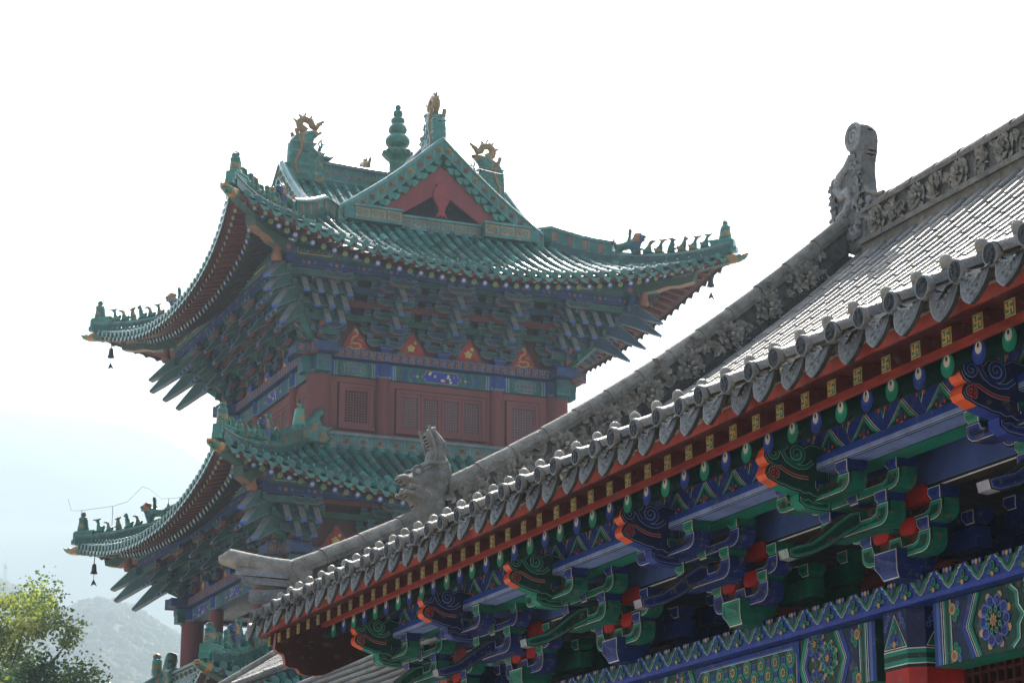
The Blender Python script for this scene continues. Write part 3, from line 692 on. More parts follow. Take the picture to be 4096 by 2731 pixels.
# --- gable barge board with scalloped foot
bg = MB(); F = lambda u, v, w: (u, YG - .10 - w, v)
edge = [(5.50, 2.78), (5.49, 2.655), (5.515, 2.63), (5.56, 2.615), (5.575, 2.575), (5.58, 2.53), (5.61, 2.515), (5.665, 2.513), (5.685, 2.50), (5.70, 2.475), (5.75, 2.462), (5.83, 2.465), (5.90, 2.475), (6.3, 2.66), (7.0, 3.05), (8.4, 3.98), (9.6, 5.0), (XR, 6.2)]
upper = [(XR, 6.42), (9.6, 5.36), (8.4, 4.44), (7.0, 3.62), (6.3, 3.30), (5.9, 3.05), (5.7, 2.93), (5.56, 2.85)]
prism(bg, edge + upper, F, 0, .06, (.055, .012, .010), (.26, .05, .025))
bg.build('barge_board', M_PAINT, hall)

# --- rake ridge with carved peonies
def ridge_cap(m, pts, r, up, side, col, nseg=1):
    """rounded cap tiles along pts with a slight step at every joint"""
    for a, b in zip(pts, pts[1:]):
        a, b = Vector(a), Vector(b); vv = []; rr_ = random.uniform(.98, 1.03)
        for q, k in ((a, 1.05), (b + (b - a) * .02, .95)):
            for i in range(11):
                t = -.25 + (math.pi + .5) * i / 10; vv.append(tuple(q + Vector(side) * r * k * rr_ * math.cos(t) + Vector(up) * r * k * rr_ * math.sin(t)))
        q_ = random.uniform(.8, 1.2); c = tuple(x * q_ for x in col)
        m.add(vv, [(i, i + 1, 12 + i, 11 + i) for i in range(10)], c, True); m.add(vv[:11], [tuple(range(11))], DGREY)
def rake(m, xa, xb, hgt, n, carve=True):
    xsq = [xa + (xb - xa) * i / n for i in range(n + 1)]
    for x0, x1 in zip(xsq, xsq[1:]):
        z0, z1 = zr(x0), zr(x1); t = .075
        for wd, lo, hi, c in ((.095, -.12, .06, DGREY), (.07, .06, hgt - .05, (.118, .108, .094)), (.10, hgt - .06, hgt - .015, GREY)):
            v = [(x, YG + s * wd, z + h) for x, z in ((x0 + .002, z0), (x1 - .002, z1)) for s in (-1, 1) for h in (lo, hi)]
            m.add(v, [(0, 1, 5, 4), (2, 3, 7, 6), (1, 3, 7, 5), (0, 2, 6, 4), (0, 1, 3, 2), (4, 5, 7, 6)], tuple(q * (.85 + .3 * ((x0 * 7.3) % 1)) for q in c))
    ridge_cap(m, [(x, YG, zr(x) + hgt) for x in xsq], .078, (-.5, 0, .87), (0, -1, 0), (.245, .218, .178))
    if carve:
        x = xa + .25
        while x < xb - .15:
            sl = .40 + .09 * (x - 5.4); nl = math.hypot(1, sl); U = (1 / nl, 0, sl / nl); V = (-sl / nl, 0, 1 / nl)
            fr = frame_of((x, YG - .07, zr(x) + .5 * hgt), U, V, (0, -1, 0))
            peony(m, fr, 0, 0, .145, (.33, .295, .24), random.random() * 3)
            for k in range(9): leafy(m, fr, (.13 + .05 * (k % 3)) * (-1 if k < 4 else 1), random.uniform(-.12, .12), random.uniform(.09, .15), random.uniform(0, 6.3), (.29, .258, .21))
            x += .40
rk = MB(); rake(rk, 6.96, 10.85, .345, 13); rko = rk.build('rake_ridge', M_STONE, hall)
rl = MB(); rake(rl, 5.60, 6.9, .20, 4, False)
for k in range(14):
    x = random.uniform(5.8, 6.8); sl = .45; fr = frame_of((x, YG - .072, zr(x) + .09), (.91, 0, .41), (-.41, 0, .91), (0, -1, 0)); leafy(rl, fr, 0, 0, .10, random.uniform(0, 6), (.2, .2, .2))
rl.build('rake_ridge', M_STONE, hall)
# upturned corner end turning outwards
hn = MB()
hp = [(5.66, YG - .02, 3.30), (5.50, YG + .06, 3.325), (5.34, YG + .16, 3.37), (5.22, YG + .24, 3.415), (5.15, YG + .29, 3.40)]
tube(hn, hp, [.085, .085, .082, .074, .03], 12, (.26, .23, .19))
for lv, (o_, z0, z1) in enumerate(((.00, 3.215, 3.275), (-.03, 3.15, 3.205), (-.07, 3.05, 3.14))):
    a, b = Vector((5.70, YG - .04, 0)), Vector((5.28 - o_ * 1.2, YG + .20 + o_, 0)); t = (b - a).normalized(); s = Vector((t.y, -t.x, 0)) * (.09 - .012 * lv)
    hn.add([tuple(q + s * k + Vector((0, 0, z + (.05 if q is b and lv < 2 else 0)))) for q in (a, b) for k in (-1, 1) for z in (z0, z1)], [(0, 1, 3, 2), (4, 5, 7, 6), (0, 1, 5, 4), (2, 3, 7, 6), (1, 3, 7, 5), (0, 2, 6, 4)], (.22 - .03 * lv,) * 3)
box(hn, 5.62, 5.80, YG - .11, YG + .11, 2.98, 3.30, (.235, .21, .17))
hn.build('upturned_ridge_end', M_STONE, hall)
# --- beast on the rake
SC = YG / 17.2
beast = [(6.647, 4.447), (6.615, 4.442), (6.57, 4.402), (6.557, 4.349), (6.58, 4.307), (6.599, 4.266), (6.581, 4.186), (6.582, 4.121), (6.51, 4.084), (6.465, 4.063), (6.42, 4.025), (6.384, 4.039), (6.331, 4.017), (6.327, 3.982), (6.367, 3.96), (6.413, 3.929), (6.359, 3.899), (6.36, 3.865), (6.414, 3.844), (6.45, 3.812), (6.469, 3.762), (6.497, 3.679), (6.50, 3.45), (6.76, 3.55), (6.74, 3.70), (6.739, 3.87), (6.774, 3.968), (6.792, 4.065), (6.773, 4.142), (6.736, 4.2), (6.745, 4.261), (6.735, 4.322), (6.698, 4.362), (6.652, 4.41)]
beast = [(a * SC, b * SC) for a, b in beast]
F = lambda u, v, w: (u, YG - w, v)
bm = inflate(beast, .26, 84, F, (.20, .185, .16), .09, .03, 12, 3)
for s in (1, -1):
    G = lambda u, v, w, s=s: (u + .11, YG - s * w, v + .02)
    for pts, wd in ((spiral(6.74, 3.90, .01, .055, 0, 1.6), .020), (spiral(6.80, 4.08, .008, .035, 2, 1.3), .016), ([(6.60, 4.20), (6.66, 4.235), (6.74, 4.24), (6.83, 4.25)], .024), ([(6.50, 4.03), (6.60, 4.02), (6.68, 3.98), (6.70, 3.92)], .022), ([(6.46, 3.985), (6.58, 3.96), (6.64, 3.92)], .018),
                    ([(6.66, 4.55), (6.70, 4.44), (6.73, 4.33), (6.72, 4.25)], .014), ([(6.70, 4.50), (6.76, 4.42), (6.78, 4.33), (6.77, 4.25)], .014)):
        tube(bm, [G(a, b, .112) for a, b in pts], wd * .95, 7, (.25, .23, .20))
    blob(bm, G(6.575, 4.155, .10), (.032, .03, .03), (.30, .28, .26), None, 10, 7)
    tube(bm, [G(a, b, .105) for a, b in circ(6.575, 4.155, .045, 12)], .012, 6, (.17, .17, .165))
bm.build('ridge_beast', M_STONE, hall)
# --- main ridge and the owl-tail at its end
mr_ = MB(); ya, yb = Y0, YG - .35; n = 38
for i in range(n):
    y0, y1 = ya + (yb - ya) * i / n, ya + (yb - ya) * (i + 1) / n
    q = lambda: random.uniform(.85, 1.15)
    k = q(); box(mr_, XR - .12, XR + .12, y0 + .002, y1 - .002, 6.42, 6.56, tuple(x * k for x in GREY))
    k = q(); box(mr_, XR - .15, XR + .15, y0 + .002, y1 - .002, 6.56, 6.61, tuple(x * k for x in GREY))
    box(mr_, XR - .085, XR + .085, y0 + .001, y1 - .001, 6.605, 6.87, (.118, .108, .094))
    k = q(); box(mr_, XR - .12, XR + .12, y0 + .002, y1 - .002, 6.865, 6.905, tuple(x * k for x in GREY))
ridge_cap(mr_, [(XR, ya + (yb - ya) * i / n, 6.91) for i in range(n + 1)], .085, (0, 0, 1), (-1, 0, 0), (.235, .21, .17))
y = yb - .25; i = 0
while y > ya:
    fr = frame_of((XR - .085, y, 6.735), (0, -1, 0), (0, 0, 1), (-1, 0, 0))
    peony(mr_, fr, 0, 0, .15, (.30, .268, .22), random.random() * 3)
    for k in range(8): leafy(mr_, fr, random.choice((-1, 1)) * random.uniform(.16, .32), random.uniform(-.10, .10), random.uniform(.10, .16), random.uniform(0, 6.3), (.27, .24, .195))
    y -= .66
mr_.build('main_ridge', M_STONE, hall)
SX = XR / 10.77
ow = [(17.69, 7.253), (17.713, 6.93), (17.70, 6.60), (17.394, 6.45), (16.95, 6.45), (16.72, 6.62), (16.749, 6.803), (16.90, 6.87), (17.0, 6.92), (17.10, 6.985), (17.115, 7.12), (17.108, 7.25), (17.06, 7.36), (17.045, 7.46), (17.065, 7.545), (17.12, 7.61), (17.206, 7.648), (17.30, 7.655), (17.368, 7.637), (17.42, 7.58), (17.432, 7.52), (17.405, 7.445), (17.35, 7.405), (17.336, 7.346), (17.40, 7.318), (17.448, 7.304), (17.52, 7.30), (17.578, 7.272), (17.63, 7.275)]
ow = [(a * SX, b * SX) for a, b in ow]
F = lambda u, v, w: (XR + w, u, v)
om = inflate(ow, .15, 72, F, (.165, .158, .145), .03, .012, 12, 9)
rnd = random.Random(5)
for s in (-1,):
    G = lambda u, v, w: (XR - .070 - w, u, v)
    tube(om, [G(a * SX, b * SX, .0) for a, b in circ(17.25, 7.525, .115, 26)[::1] + [circ(17.25, 7.525, .115, 26)[0]]], .026, 8, (.30, .30, .29))
    tube(om, [G(a, b, .0) for a, b in spiral(17.25 * SX, 7.525 * SX, .012, .085, 1.5, 1.6, 26)], .022, 7, (.29, .29, .28))
    # coiling dragon body and scales
    dr = [(17.30, 7.36), (17.38, 7.27), (17.50, 7.22), (17.56, 7.12), (17.49, 7.03), (17.39, 7.05), (17.33, 6.97), (17.42, 6.86), (17.55, 6.84), (17.62, 6.74)]
    tube(om, [G(a * SX, b * SX, .0) for a, b in dr], [.035, .045, .052, .055, .055, .052, .05, .048, .04, .025], 8, (.31, .305, .295))
    for a, b, r_ in ((17.15, 7.2, .05), (17.2, 7.1, .04), (17.25, 7.28, .04), (17.6, 7.0, .05), (17.18, 6.97, .05), (17.25, 6.83, .06), (17.4, 6.72, .05), (17.62, 6.90, .04), (17.28, 6.94, .04), (17.62, 7.18, .03)):
        for k in range(3): leafy(om, frame_of(G(a * SX, b * SX, 0), (0, 1, 0), (0, 0, 1), (-1, 0, 0)), rnd.uniform(-.03, .03), rnd.uniform(-.03, .03), r_ * 2.6, rnd.uniform(0, 6.3), (.28, .28, .27))
    blob(om, G(17.02 * SX, 6.86 * SX, .01), (.03, .045, .04), (.26, .26, .25), None, 10, 6)
    for a, b, r_ in ((16.95, 6.74, .06), (17.05, 6.68, .07), (17.16, 6.74, .06), (16.88, 6.62, .05), (17.2, 6.60, .07), (17.33, 6.60, .06)):
        leafy(om, frame_of(G(a * SX, b * SX, 0), (0, 1, 0), (0, 0, 1), (-1, 0, 0)), 0, 0, r_ * 2.4, rnd.uniform(0, 6), (.29, .285, .275)); blob(om, G(a * SX, b * SX, .01), (.035, r_ * .6, r_ * .6), (.21, .21, .205), None, 8, 6, .2)
    tube(om, [G(a * SX, b * SX, .0) for a, b in ((16.80, 6.86), (16.90, 6.87), (16.99, 6.92), (17.06, 6.95), (17.09, 7.0))], .022, 7, (.235, .21, .17))
    tube(om, [G(a * SX, b * SX, .0) for a, b in spiral(17.47, 6.72, .02, .075, 1, 1.5)], .018, 6, (.21, .21, .205))
om.build('owl_tail_ornament', M_STONE, hall)

# ================================================================== the green glazed tower
CX, CY = 19.49, 53.0
tower = thing('temple_tower', 'square red tower with stacked upswept green glazed roofs and crossed gables', 'tower', (CX, CY, GROUND))
def S_(k):
    c, s = round(math.cos(k * math.pi / 2)), round(math.sin(k * math.pi / 2))
    return lambda u, o, z: (CX + u * c - o * s, CY - u * s - o * c, z)
def WK(k): return Matrix.Translation((CX, CY, 0)) @ Matrix.Rotation(-k * math.pi / 2, 4, 'Z') @ Matrix.Translation((-CX, -CY, 0))
F0 = S_(0)
def vj(c, k=.15):
    q = random.uniform(1 - k, 1 + k); return tuple(min(1, x * q) for x in c)

class Eave:
    def __init__(s, E0, E1, z0, dz, pw, In, zin, a=.70):
        s.E0, s.E1, s.z0, s.dz, s.pw, s.In, s.zin, s.a = E0, E1, z0, dz, pw, In, zin, a
    def oe(s, u): return s.E0 + (s.E1 - s.E0) * min(1.05, abs(u) / s.E1) ** 2.6
    def ze(s, u): return s.z0 + s.dz * (abs(u) / s.E1) ** s.pw
    def z(s, u, o):
        oe = s.oe(u); t = (oe - o) / (oe - s.In); ze = s.ze(u)
        return ze + (s.zin - ze) * (s.a * t + (1 - s.a) * t * t)

def skirt(mb, E, sides, r=.082, sp=.288):
    """rows of glazed barrel tiles on one sloping skirt, with end discs and drips"""
    nrow = int(E.E1 / sp)
    for k in sides:
        T = S_(k)
        # pan surface
        nu = 60; nt = 9; vs = []
        for i in range(nu + 1):
            u = -E.E1 + 2 * E.E1 * i / nu; o0 = E.oe(u); o1 = max(E.In, abs(u))
            for j in range(nt + 1):
                o = o0 + (o1 - o0) * j / nt; vs.append(T(u, o, E.z(u, o) - .065))
        mb.add(vs, [(i * (nt + 1) + j, i * (nt + 1) + j + 1, (i + 1) * (nt + 1) + j + 1, (i + 1) * (nt + 1) + j) for i in range(nu) for j in range(nt)], GLZD, True)
        for i in range(-nrow, nrow + 1):
            u = i * sp + random.uniform(-.006, .006); o0 = E.oe(u); o1 = max(E.In, abs(u) + .05)
            if o1 > o0 - .05: continue
            n = max(1, int((o0 - o1) / .34)); dz_ = random.uniform(-.008, .008)
            for j in range(n):
                oa = o0 + (o1 - o0) * j / n; ob = o0 + (o1 - o0) * (j + 1) / n - .02; c = vj(random.choice([GLZ, GLZ, GLZ, GLZL, (.085, .155, .125), (.022, .10, .085)]), .35); vv = []
                for o, q in ((oa, 1.04), (ob, .94)):
                    z = E.z(u, o); s = (E.z(u, o - .05) - z) / .05; nl = math.hypot(1, s)
                    for m in range(7):
                        a = math.pi * m / 6; vv.append(T(u + r * q * math.cos(a), o + s / nl * r * q * math.sin(a), z - .05 + dz_ + r * q * math.sin(a) / nl))
                mb.add(vv, [(m, m + 1, 8 + m, 7 + m) for m in range(6)], c, True)
            # end disc
            z = E.ze(u) - .035 + dz_; c = vj((.030, .112, .085), .25)
            ring = [T(u + .088 * math.cos(t * math.pi / 6), o0 + .015, z + .088 * math.sin(t * math.pi / 6)) for t in range(12)]
            inner = [T(u + .068 * math.cos(t * math.pi / 6), o0 + .028, z + .068 * math.sin(t * math.pi / 6)) for t in range(12)]
            back = [T(u + .088 * math.cos(t * math.pi / 6), o0 - .05, z + .088 * math.sin(t * math.pi / 6)) for t in range(12)]
            mb.add(ring + inner + back, [(t, (t + 1) % 12, 12 + (t + 1) % 12, 12 + t) for t in range(12)] + [(24 + t, 24 + (t + 1) % 12, (t + 1) % 12, t) for t in range(12)] + [tuple(range(12, 24))], c)
            # nail cap
            zz = E.z(u, o0 - .25); lathe(mb, [(.022, 0), (.034, .03), (.03, .065), (.008, .10), (0, .10)], 6, vj(GLZ), lambda a, b, c_: T(u + a, o0 - .25 + b, zz + .02 + c_))
            # drip
            u2 = u + sp / 2
            if abs(u2) < E.E1 - .12:
                o2 = E.oe(u2); z2 = E.ze(u2) - .085; c = vj((.038, .145, .105), .25)
                pl = [(-.125, .03), (-.115, -.03), (-.085, -.085), (-.04, -.115), (0, -.14), (.04, -.115), (.085, -.085), (.115, -.03), (.125, .03), (.07, -.012), (0, -.03), (-.07, -.012)]
                sl = (E.ze(u2 + .1) - E.ze(u2 - .1)) / .2
                fr = lambda a, b, w: T(u2 + a, o2 - .01 + w - b * .15, z2 + b + a * sl)
                prism(mb, pl, fr, -.012, .012, c)
                vv = [T(u2 + a, o2 - .01 + w, z2 + .03 - .042 * (1 - (a / .125) ** 2) - w * .3) for w in (0, -.22) for a in (-.125, -.06, 0, .06, .125)]
                mb.add(vv, [(m, m + 1, 6 + m, 5 + m) for m in range(4)], c, True)
def soffit_mesh(mb, E, sides, oin):
    for k in sides:
        T = S_(k); nu = 40; vs = []
        for i in range(nu + 1):
            u = -E.E1 + .05 + (2 * E.E1 - .1) * i / nu; o0 = E.oe(u) - .06; o1 = max(oin, min(o0 - .02, abs(u) - .0))
            for t in (0, .25, .6, 1):
                o = o0 + (o1 - o0) * t; vs.append(T(u, o, E.z(u, o) - .155 - .10 * t))
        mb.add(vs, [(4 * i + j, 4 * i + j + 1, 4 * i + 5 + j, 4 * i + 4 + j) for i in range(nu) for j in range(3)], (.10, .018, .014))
        # fascia strip under the tiles
        vv = []
        for i in range(nu + 1):
            u = -E.E1 + .03 + (2 * E.E1 - .06) * i / nu; o = E.oe(u) - .04
            vv += [T(u, o, E.ze(u) - .10), T(u, o, E.ze(u) - .19)]
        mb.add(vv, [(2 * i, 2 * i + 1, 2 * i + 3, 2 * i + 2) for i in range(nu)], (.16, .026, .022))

RAF = {'flying_rafter': [], 'eave_rafter': []}
def rafters(E, sides, opur, sp=.262):
    n = int((E.E1 - .35) / sp); A = opur - .3
    for k in sides:
        T = S_(k)
        for i in range(-n, n + 1):
            u = i * sp; au = abs(u); sg = 1 if u > 0 else -1
            ui = u if au < A else sg * (A + (au - A) * .30)
            o0 = E.oe(u) - .20; o1 = max(opur - .2, abs(ui) * .98)
            def pt(f, dz): 
                uu = u + (ui - u) * f; oo = o0 + (o1 - o0) * f; return T(uu, oo, E.z(u, o0) - dz + (E.z(ui if abs(ui) < oo else sg * oo, oo) - .26 - (E.z(u, o0) - dz)) * f)
            zo = E.z(u, o0)
            m = MB(); L = max(.6, o0 - o1)
            fa_ = min(.55, .95 / L)
            p0, p1 = T(u, o0, zo - .215), T(u + (ui - u) * fa_, o0 + (o1 - o0) * fa_, zo - .215 + .34 * L * fa_ * .8)
            bar(m, p0, p1, .085, .085, (.13, .022, .018), (.26, .34, .27))
            RAF['flying_rafter'].append((k, E.z0, au, m))
            m = MB(); f0 = min(.30, .62 / L)
            q0 = Vector(T(u + (ui - u) * f0, o0 + (o1 - o0) * f0, zo - .315 + .20 * L * f0)); q1 = Vector(T(ui, o1, zo - .315 + .20 * L * f0 + .50 * L * (1 - f0)))
            tube(m, [q0, q1], .06, 10, (.05, .028, .024), False)
            d = (q0 - q1).normalized(); s = d.cross(Vector((0, 0, 1))).normalized(); v = s.cross(d)
            fr = frame_of(q0, s, v, d); blue = i % 2
            fill(m, circ(0, 0, .072, 12), fr, .004, (.05, .10, .36) if blue else (.05, .18, .10)); fill(m, circ(0, .006, .052, 12), fr, .008, (.18, .28, .50) if blue else (.18, .30, .10))
            fill(m, circ(0, .014, .034, 10), fr, .012, (.62, .62, .60) if blue else (.30, .16, .07)); fill(m, circ(0, .03, .011, 6), fr, .016, (.03, .03, .05))
            RAF['eave_rafter'].append((k, E.z0, au, m))

def hip(E, k, hlow, hhigh, smid, name, parent, mat_=M_GLAZE, panel=True, inn=0.0):
    """hip ridge from the corner inwards; returns a function giving points along it"""
    T = S_(k); m = MB(); n = 26; zc = lambda d: E.z(-d, d) if d < E.E1 * .995 else E.ze(E.E1)
    D = [E.E1 - .05 + (E.In - inn - E.E1 + .05) * i / n for i in range(n + 1)]
    P = lambda d, lat, z: T(-d + lat * .7071, d + lat * .7071, z)
    zr_ = lambda d: zc(max(E.In, d)) + .04 + .05 * max(0, (d - E.E1 + .9) / .9) ** 2
    for i in range(n):
        d0, d1 = D[i], D[i + 1]; h = hlow if (E.E1 - (d0 + d1) / 2) < smid else hhigh
        for w, lo, hi, c in ((.13, -.14, .05, GLZD), (.10, .05, h - .05, vj((.03, .15, .11), .15)), (.13, h - .06, h - .02, (.12, .17, .14))):
            vs = [P(d, s * w, zr_(d) + z) for d in (d0, d1) for s in (-1, 1) for z in (lo, hi)]
            m.add(vs, [(0, 1, 5, 4), (2, 3, 7, 6), (1, 3, 7, 5), (0, 2, 6, 4), (0, 1, 3, 2), (4, 5, 7, 6)], c)
        vv = []
        for d in (d0, d1):
            for j in range(7):
                a = math.pi * j / 6; vv.append(P(d, .085 * math.cos(a), zr_(d) + h - .02 + .085 * math.sin(a)))
        m.add(vv, [(j, j + 1, 8 + j, 7 + j) for j in range(6)], vj((.05, .19, .14), .2), True)
        if panel and h == hhigh and i % 2 == 0:
            for s in (-1, 1):
                dm = (d0 + d1) / 2; a = (d0 - d1) * .3
                m.add([P(dm + q * a, s * .112, zr_(dm) + z) for q, z in ((-1, .10), (1, .10), (1, h - .10), (-1, h - .10))], [(0, 1, 2, 3)], vj((.26, .12, .05), .3))
        if i % 2: 
            for s in (-1, 1): m.add([P(d1 + q, s * .106, zr_(d1) + z) for q, z in ((-.012, .05), (.012, .05), (.012, h - .05), (-.012, h - .05))], [(0, 1, 2, 3)], (.16, .20, .17))
    # stacked corner end under the ridge tip
    for q, w, z0, z1 in ((.06, .11, -.02, hlow + .03), (.10, .095, -.12, .0), (.03, .13, hlow + .02, hlow + .06)):
        d = E.E1 + q - .1; vs = [P(dd, s * w, zr_(E.E1) + z) for dd in (d + .05, d - .35) for s in (-1, 1) for z in (z0, z1)]
        m.add(vs, [(0, 1, 5, 4), (2, 3, 7, 6), (1, 3, 7, 5), (0, 2, 6, 4), (0, 1, 3, 2), (4, 5, 7, 6)], vj((.05, .21, .15)))
    o = m.build(name, mat_, parent)
    top = lambda s: (E.E1 - s, zr_(E.E1 - s) + (hlow if s < smid else hhigh) + .05)
    def fr_at(s, sc=1.0, flip=1):
        d, z = top(s); O = Vector(P(d, 0, z)); U = Vector(T(-1, 1, 0)) - Vector(T(0, 0, 0)); U.normalize(); Wv = Vector((U.y, -U.x, 0))
        return lambda u, v, w: tuple(O + U * u * sc + Vector((0, 0, 1)) * v * sc + Wv * w * sc)
    return o, fr_at

# silhouettes of ridge figures; u points down the ridge (outward), v up
SIT = [(-.20, 0), (.20, 0), (.21, .05), (.14, .08), (.15, .22), (.17, .33), (.16, .42), (.24, .46), (.26, .52), (.20, .55), (.16, .61), (.10, .60), (.06, .52), (.03, .42), (-.04, .30), (-.12, .24), (-.17, .28), (-.22, .24), (-.19, .14)]
HORN = [(-.20, 0), (.20, 0), (.21, .05), (.13, .08), (.13, .25), (.12, .36), (.22, .47), (.34, .50), (.30, .54), (.14, .54), (-.04, .56), (-.02, .51), (.06, .48), (.03, .40), (-.03, .30), (-.12, .24), (-.19, .28), (-.23, .22), (-.19, .12)]
BIRD = [(-.16, 0), (.16, 0), (.17, .06), (.13, .10), (.24, .13), (.26, .19), (.15, .20), (.17, .32), (.14, .42), (.17, .48), (.25, .50), (.22, .54), (.14, .55), (.10, .62), (.0, .60), (-.10, .63), (-.06, .55), (.0, .50), (-.03, .38), (-.10, .26), (-.14, .14)]
LONG = [(-.20, 0), (.22, 0), (.22, .05), (.15, .07), (.13, .20), (.12, .32), (.20, .40), (.34, .43), (.30, .46), (.18, .49), (.08, .48), (.03, .40), (-.02, .30), (-.12, .20), (-.18, .24), (-.22, .20), (-.19, .10)]
MAN = [(-.16, 0), (.18, 0), (.17, .18), (.15, .40), (.13, .56), (.17, .62), (.11, .70), (.08, .74), (.09, .84), (.05, .92), (0, .98), (-.03, .92), (-.05, .82), (-.04, .74), (-.09, .68), (-.11, .52), (-.14, .24)]
LION = [(-.44, 0), (-.30, 0), (-.29, .12), (-.26, .22), (-.20, .26), (-.08, .27), (.02, .26), (.06, .16), (.05, 0), (.22, 0), (.24, .10), (.30, .24), (.36, .40), (.42, .46), (.50, .48), (.46, .53), (.52, .56), (.50, .63), (.42, .66), (.36, .73), (.26, .75), (.16, .70), (.11, .58), (.06, .54), (.06, .70), (.09, .80), (.05, .90), (0, .88), (-.02, .78), (-.03, .62), (-.08, .52), (-.20, .49), (-.34, .49), (-.44, .56), (-.46, .66), (-.52, .58), (-.48, .46), (-.44, .30), (-.47, .12)]
FG = [('SIT', SIT), ('HORN', HORN), ('BIRD', BIRD), ('LONG', LONG)]
FIGS = {}
def fig(kind, poly, th, res, base, alt, fr):
    def cf(q): return alt if noise.noise((q[0] * 5 + len(poly), q[1] * 5, 1.3)) > .12 else base
    return inflate(poly, th, res, fr, base, th * .55, .02, 12, 2, cf)
def populate(E, k, ridge, fr_at, n, s0, ds, smid, beast=True, man_h=.58):
    fr = fr_at(.16, 1.0); fig('MAN', MAN, .24, 26, (.02, .13, .09), (.20, .15, .05), lambda u, v, w: fr(u, v * man_h, w)).build('ridge_figure', M_GLAZE, ridge)
    for i in range(n):
        nm, pl = FG[(i * 2 + k + (i // 2)) % 4] if i else FG[1]
        sc = random.uniform(.56, .68); fr = fr_at(s0 + ds * i, sc)
        fig(nm, pl, .24, 24, vj((.02, .13, .085), .3), (.22, .14, .04) if i % 3 else (.03, .17, .11), fr).build('ridge_figure', M_GLAZE, ridge)
    if beast:
        d = fr_at(smid - .32, 1.0)
        def cf(q): return (.30, .13, .04) if q[0] > .10 and q[1] > .44 and q[0] < .36 else ((.30, .15, .05) if q[0] < -.42 and q[1] > .42 else ((.025, .06, .13) if q[0] > .12 and q[1] > .22 else (.02, .13, .085)))
        inflate(LION, .30, 40, lambda u, v, w: d(u * .82, v * .86 - .14, w * .8), (.02, .13, .085), .14, .03, 10, 4, cf).build('ridge_beast', M_GLAZE, ridge)
def corner_beam(E, k, obr, z_in):
    """the double corner beam that carries the eave tip, with a dragon-head end"""
    T = S_(k); m = MB(); P = lambda d, lat, z: T(-d + lat * .7071, d + lat * .7071, z)
    zt = E.ze(E.E1) - .22
    pr = [(obr - .8, z_in + .35), (obr, z_in + .16), (E.E1 - 1.25, z_in + .12), (E.E1 - .75, zt - .32), (E.E1 - .66, zt - .20)]
    lo = [(obr - .8, z_in), (obr, z_in - .12), (E.E1 - 1.35, z_in - .12), (E.E1 - 1.15, z_in - .05), (E.E1 - .95, zt - .50), (E.E1 - .70, zt - .44)]
    pl = lo + pr[::-1]
    prism(m, pl, lambda a, b, w: P(a, w, b), -.12, .12, (.05, .11, .085), lambda i: (.24, .12, .065) if i in (2, 3, 4) else (.05, .09, .08))
    up = [(obr - .4, z_in + .42), (E.E1 - 1.2, zt - .28), (E.E1 - .1, zt - .08), (E.E1 - .1, zt + .12), (E.E1 - 1.2, zt - .02), (obr - .4, z_in + .62)]
    prism(m, up, lambda a, b, w: P(a, w, b), -.10, .10, (.04, .09, .075))
    for s in (-1, 1): fill(m, circ(E.E1 - .34, zt + .0, .06, 8), lambda a, b, w: P(a, s * (.103 + w), b), .002, (.32, .15, .05)); fill(m, circ(E.E1 - .5, zt - .04, .07, 8), lambda a, b, w: P(a, s * (.103 + w), b), .002, (.03, .06, .25))
    o = m.build('corner_beam', M_PAINT, tower)
    hd = [(-.16, -.11), (.04, -.12), (.16, -.09), (.26, -.03), (.31, .05), (.33, .12), (.27, .09), (.22, .08), (.18, .12), (.14, .08), (.08, .11), (.0, .12), (-.16, .12)]
    inflate(hd, .26, 26, lambda u, v, w: P(E.E1 - .08 + u, w, zt + .03 + v), (.32, .15, .04), .08, .03, 10, 2, lambda q: (.33, .16, .045) if noise.noise((q[0] * 7, q[1] * 7, 0)) > -.15 else (.05, .16, .10)).build('dragon_head_end', M_GLAZE, o)

# ------------------------------------------------ brackets
def tarm(m, L, h, t, u, o, z, face, F=F0):
    pl = [(-L, h), (-L, h * .55), (-L + .04, h * .28), (-L + .11, 0), (L - .11, 0), (L - .04, h * .28), (L, h * .55), (L, h)]
    fr = lambda a, b, w: F(u + a, o + w, z + b)
    prism(m, pl, fr, -t / 2, t / 2, face, lambda i: RUST if i in (1, 2, 3, 4, 5) else face)
    nest(m, pl, fr, [(0, (.10, .13, .17)), (.018, face), (.05, tuple(q * .65 for q in face))], t / 2, .002)
def tdou(m, u, o, z, c, s=.085, h=.10, F=F0):
    vs = []
    for k, b in ((.68, 0), (1, h * .45), (1, h)): vs += [F(u + a * s * k, o + d * s * k, z + b) for a, d in ((-1, -1), (1, -1), (1, 1), (-1, 1))]
    m.add(vs, [(3, 2, 1, 0), (8, 9, 10, 11)] + [(4 * i + j, 4 * i + (j + 1) % 4, 4 * i + 4 + (j + 1) % 4, 4 * i + 4 + j) for i in range(2) for j in range(4)], c)
    nest(m, [(-s, h), (-s, h * .48), (s, h * .48), (s, h)], lambda a, b, w: F(u + a, o + s + w, z + b), [(0, (.12, .17, .26)), (.014, c)], .001, .0015)
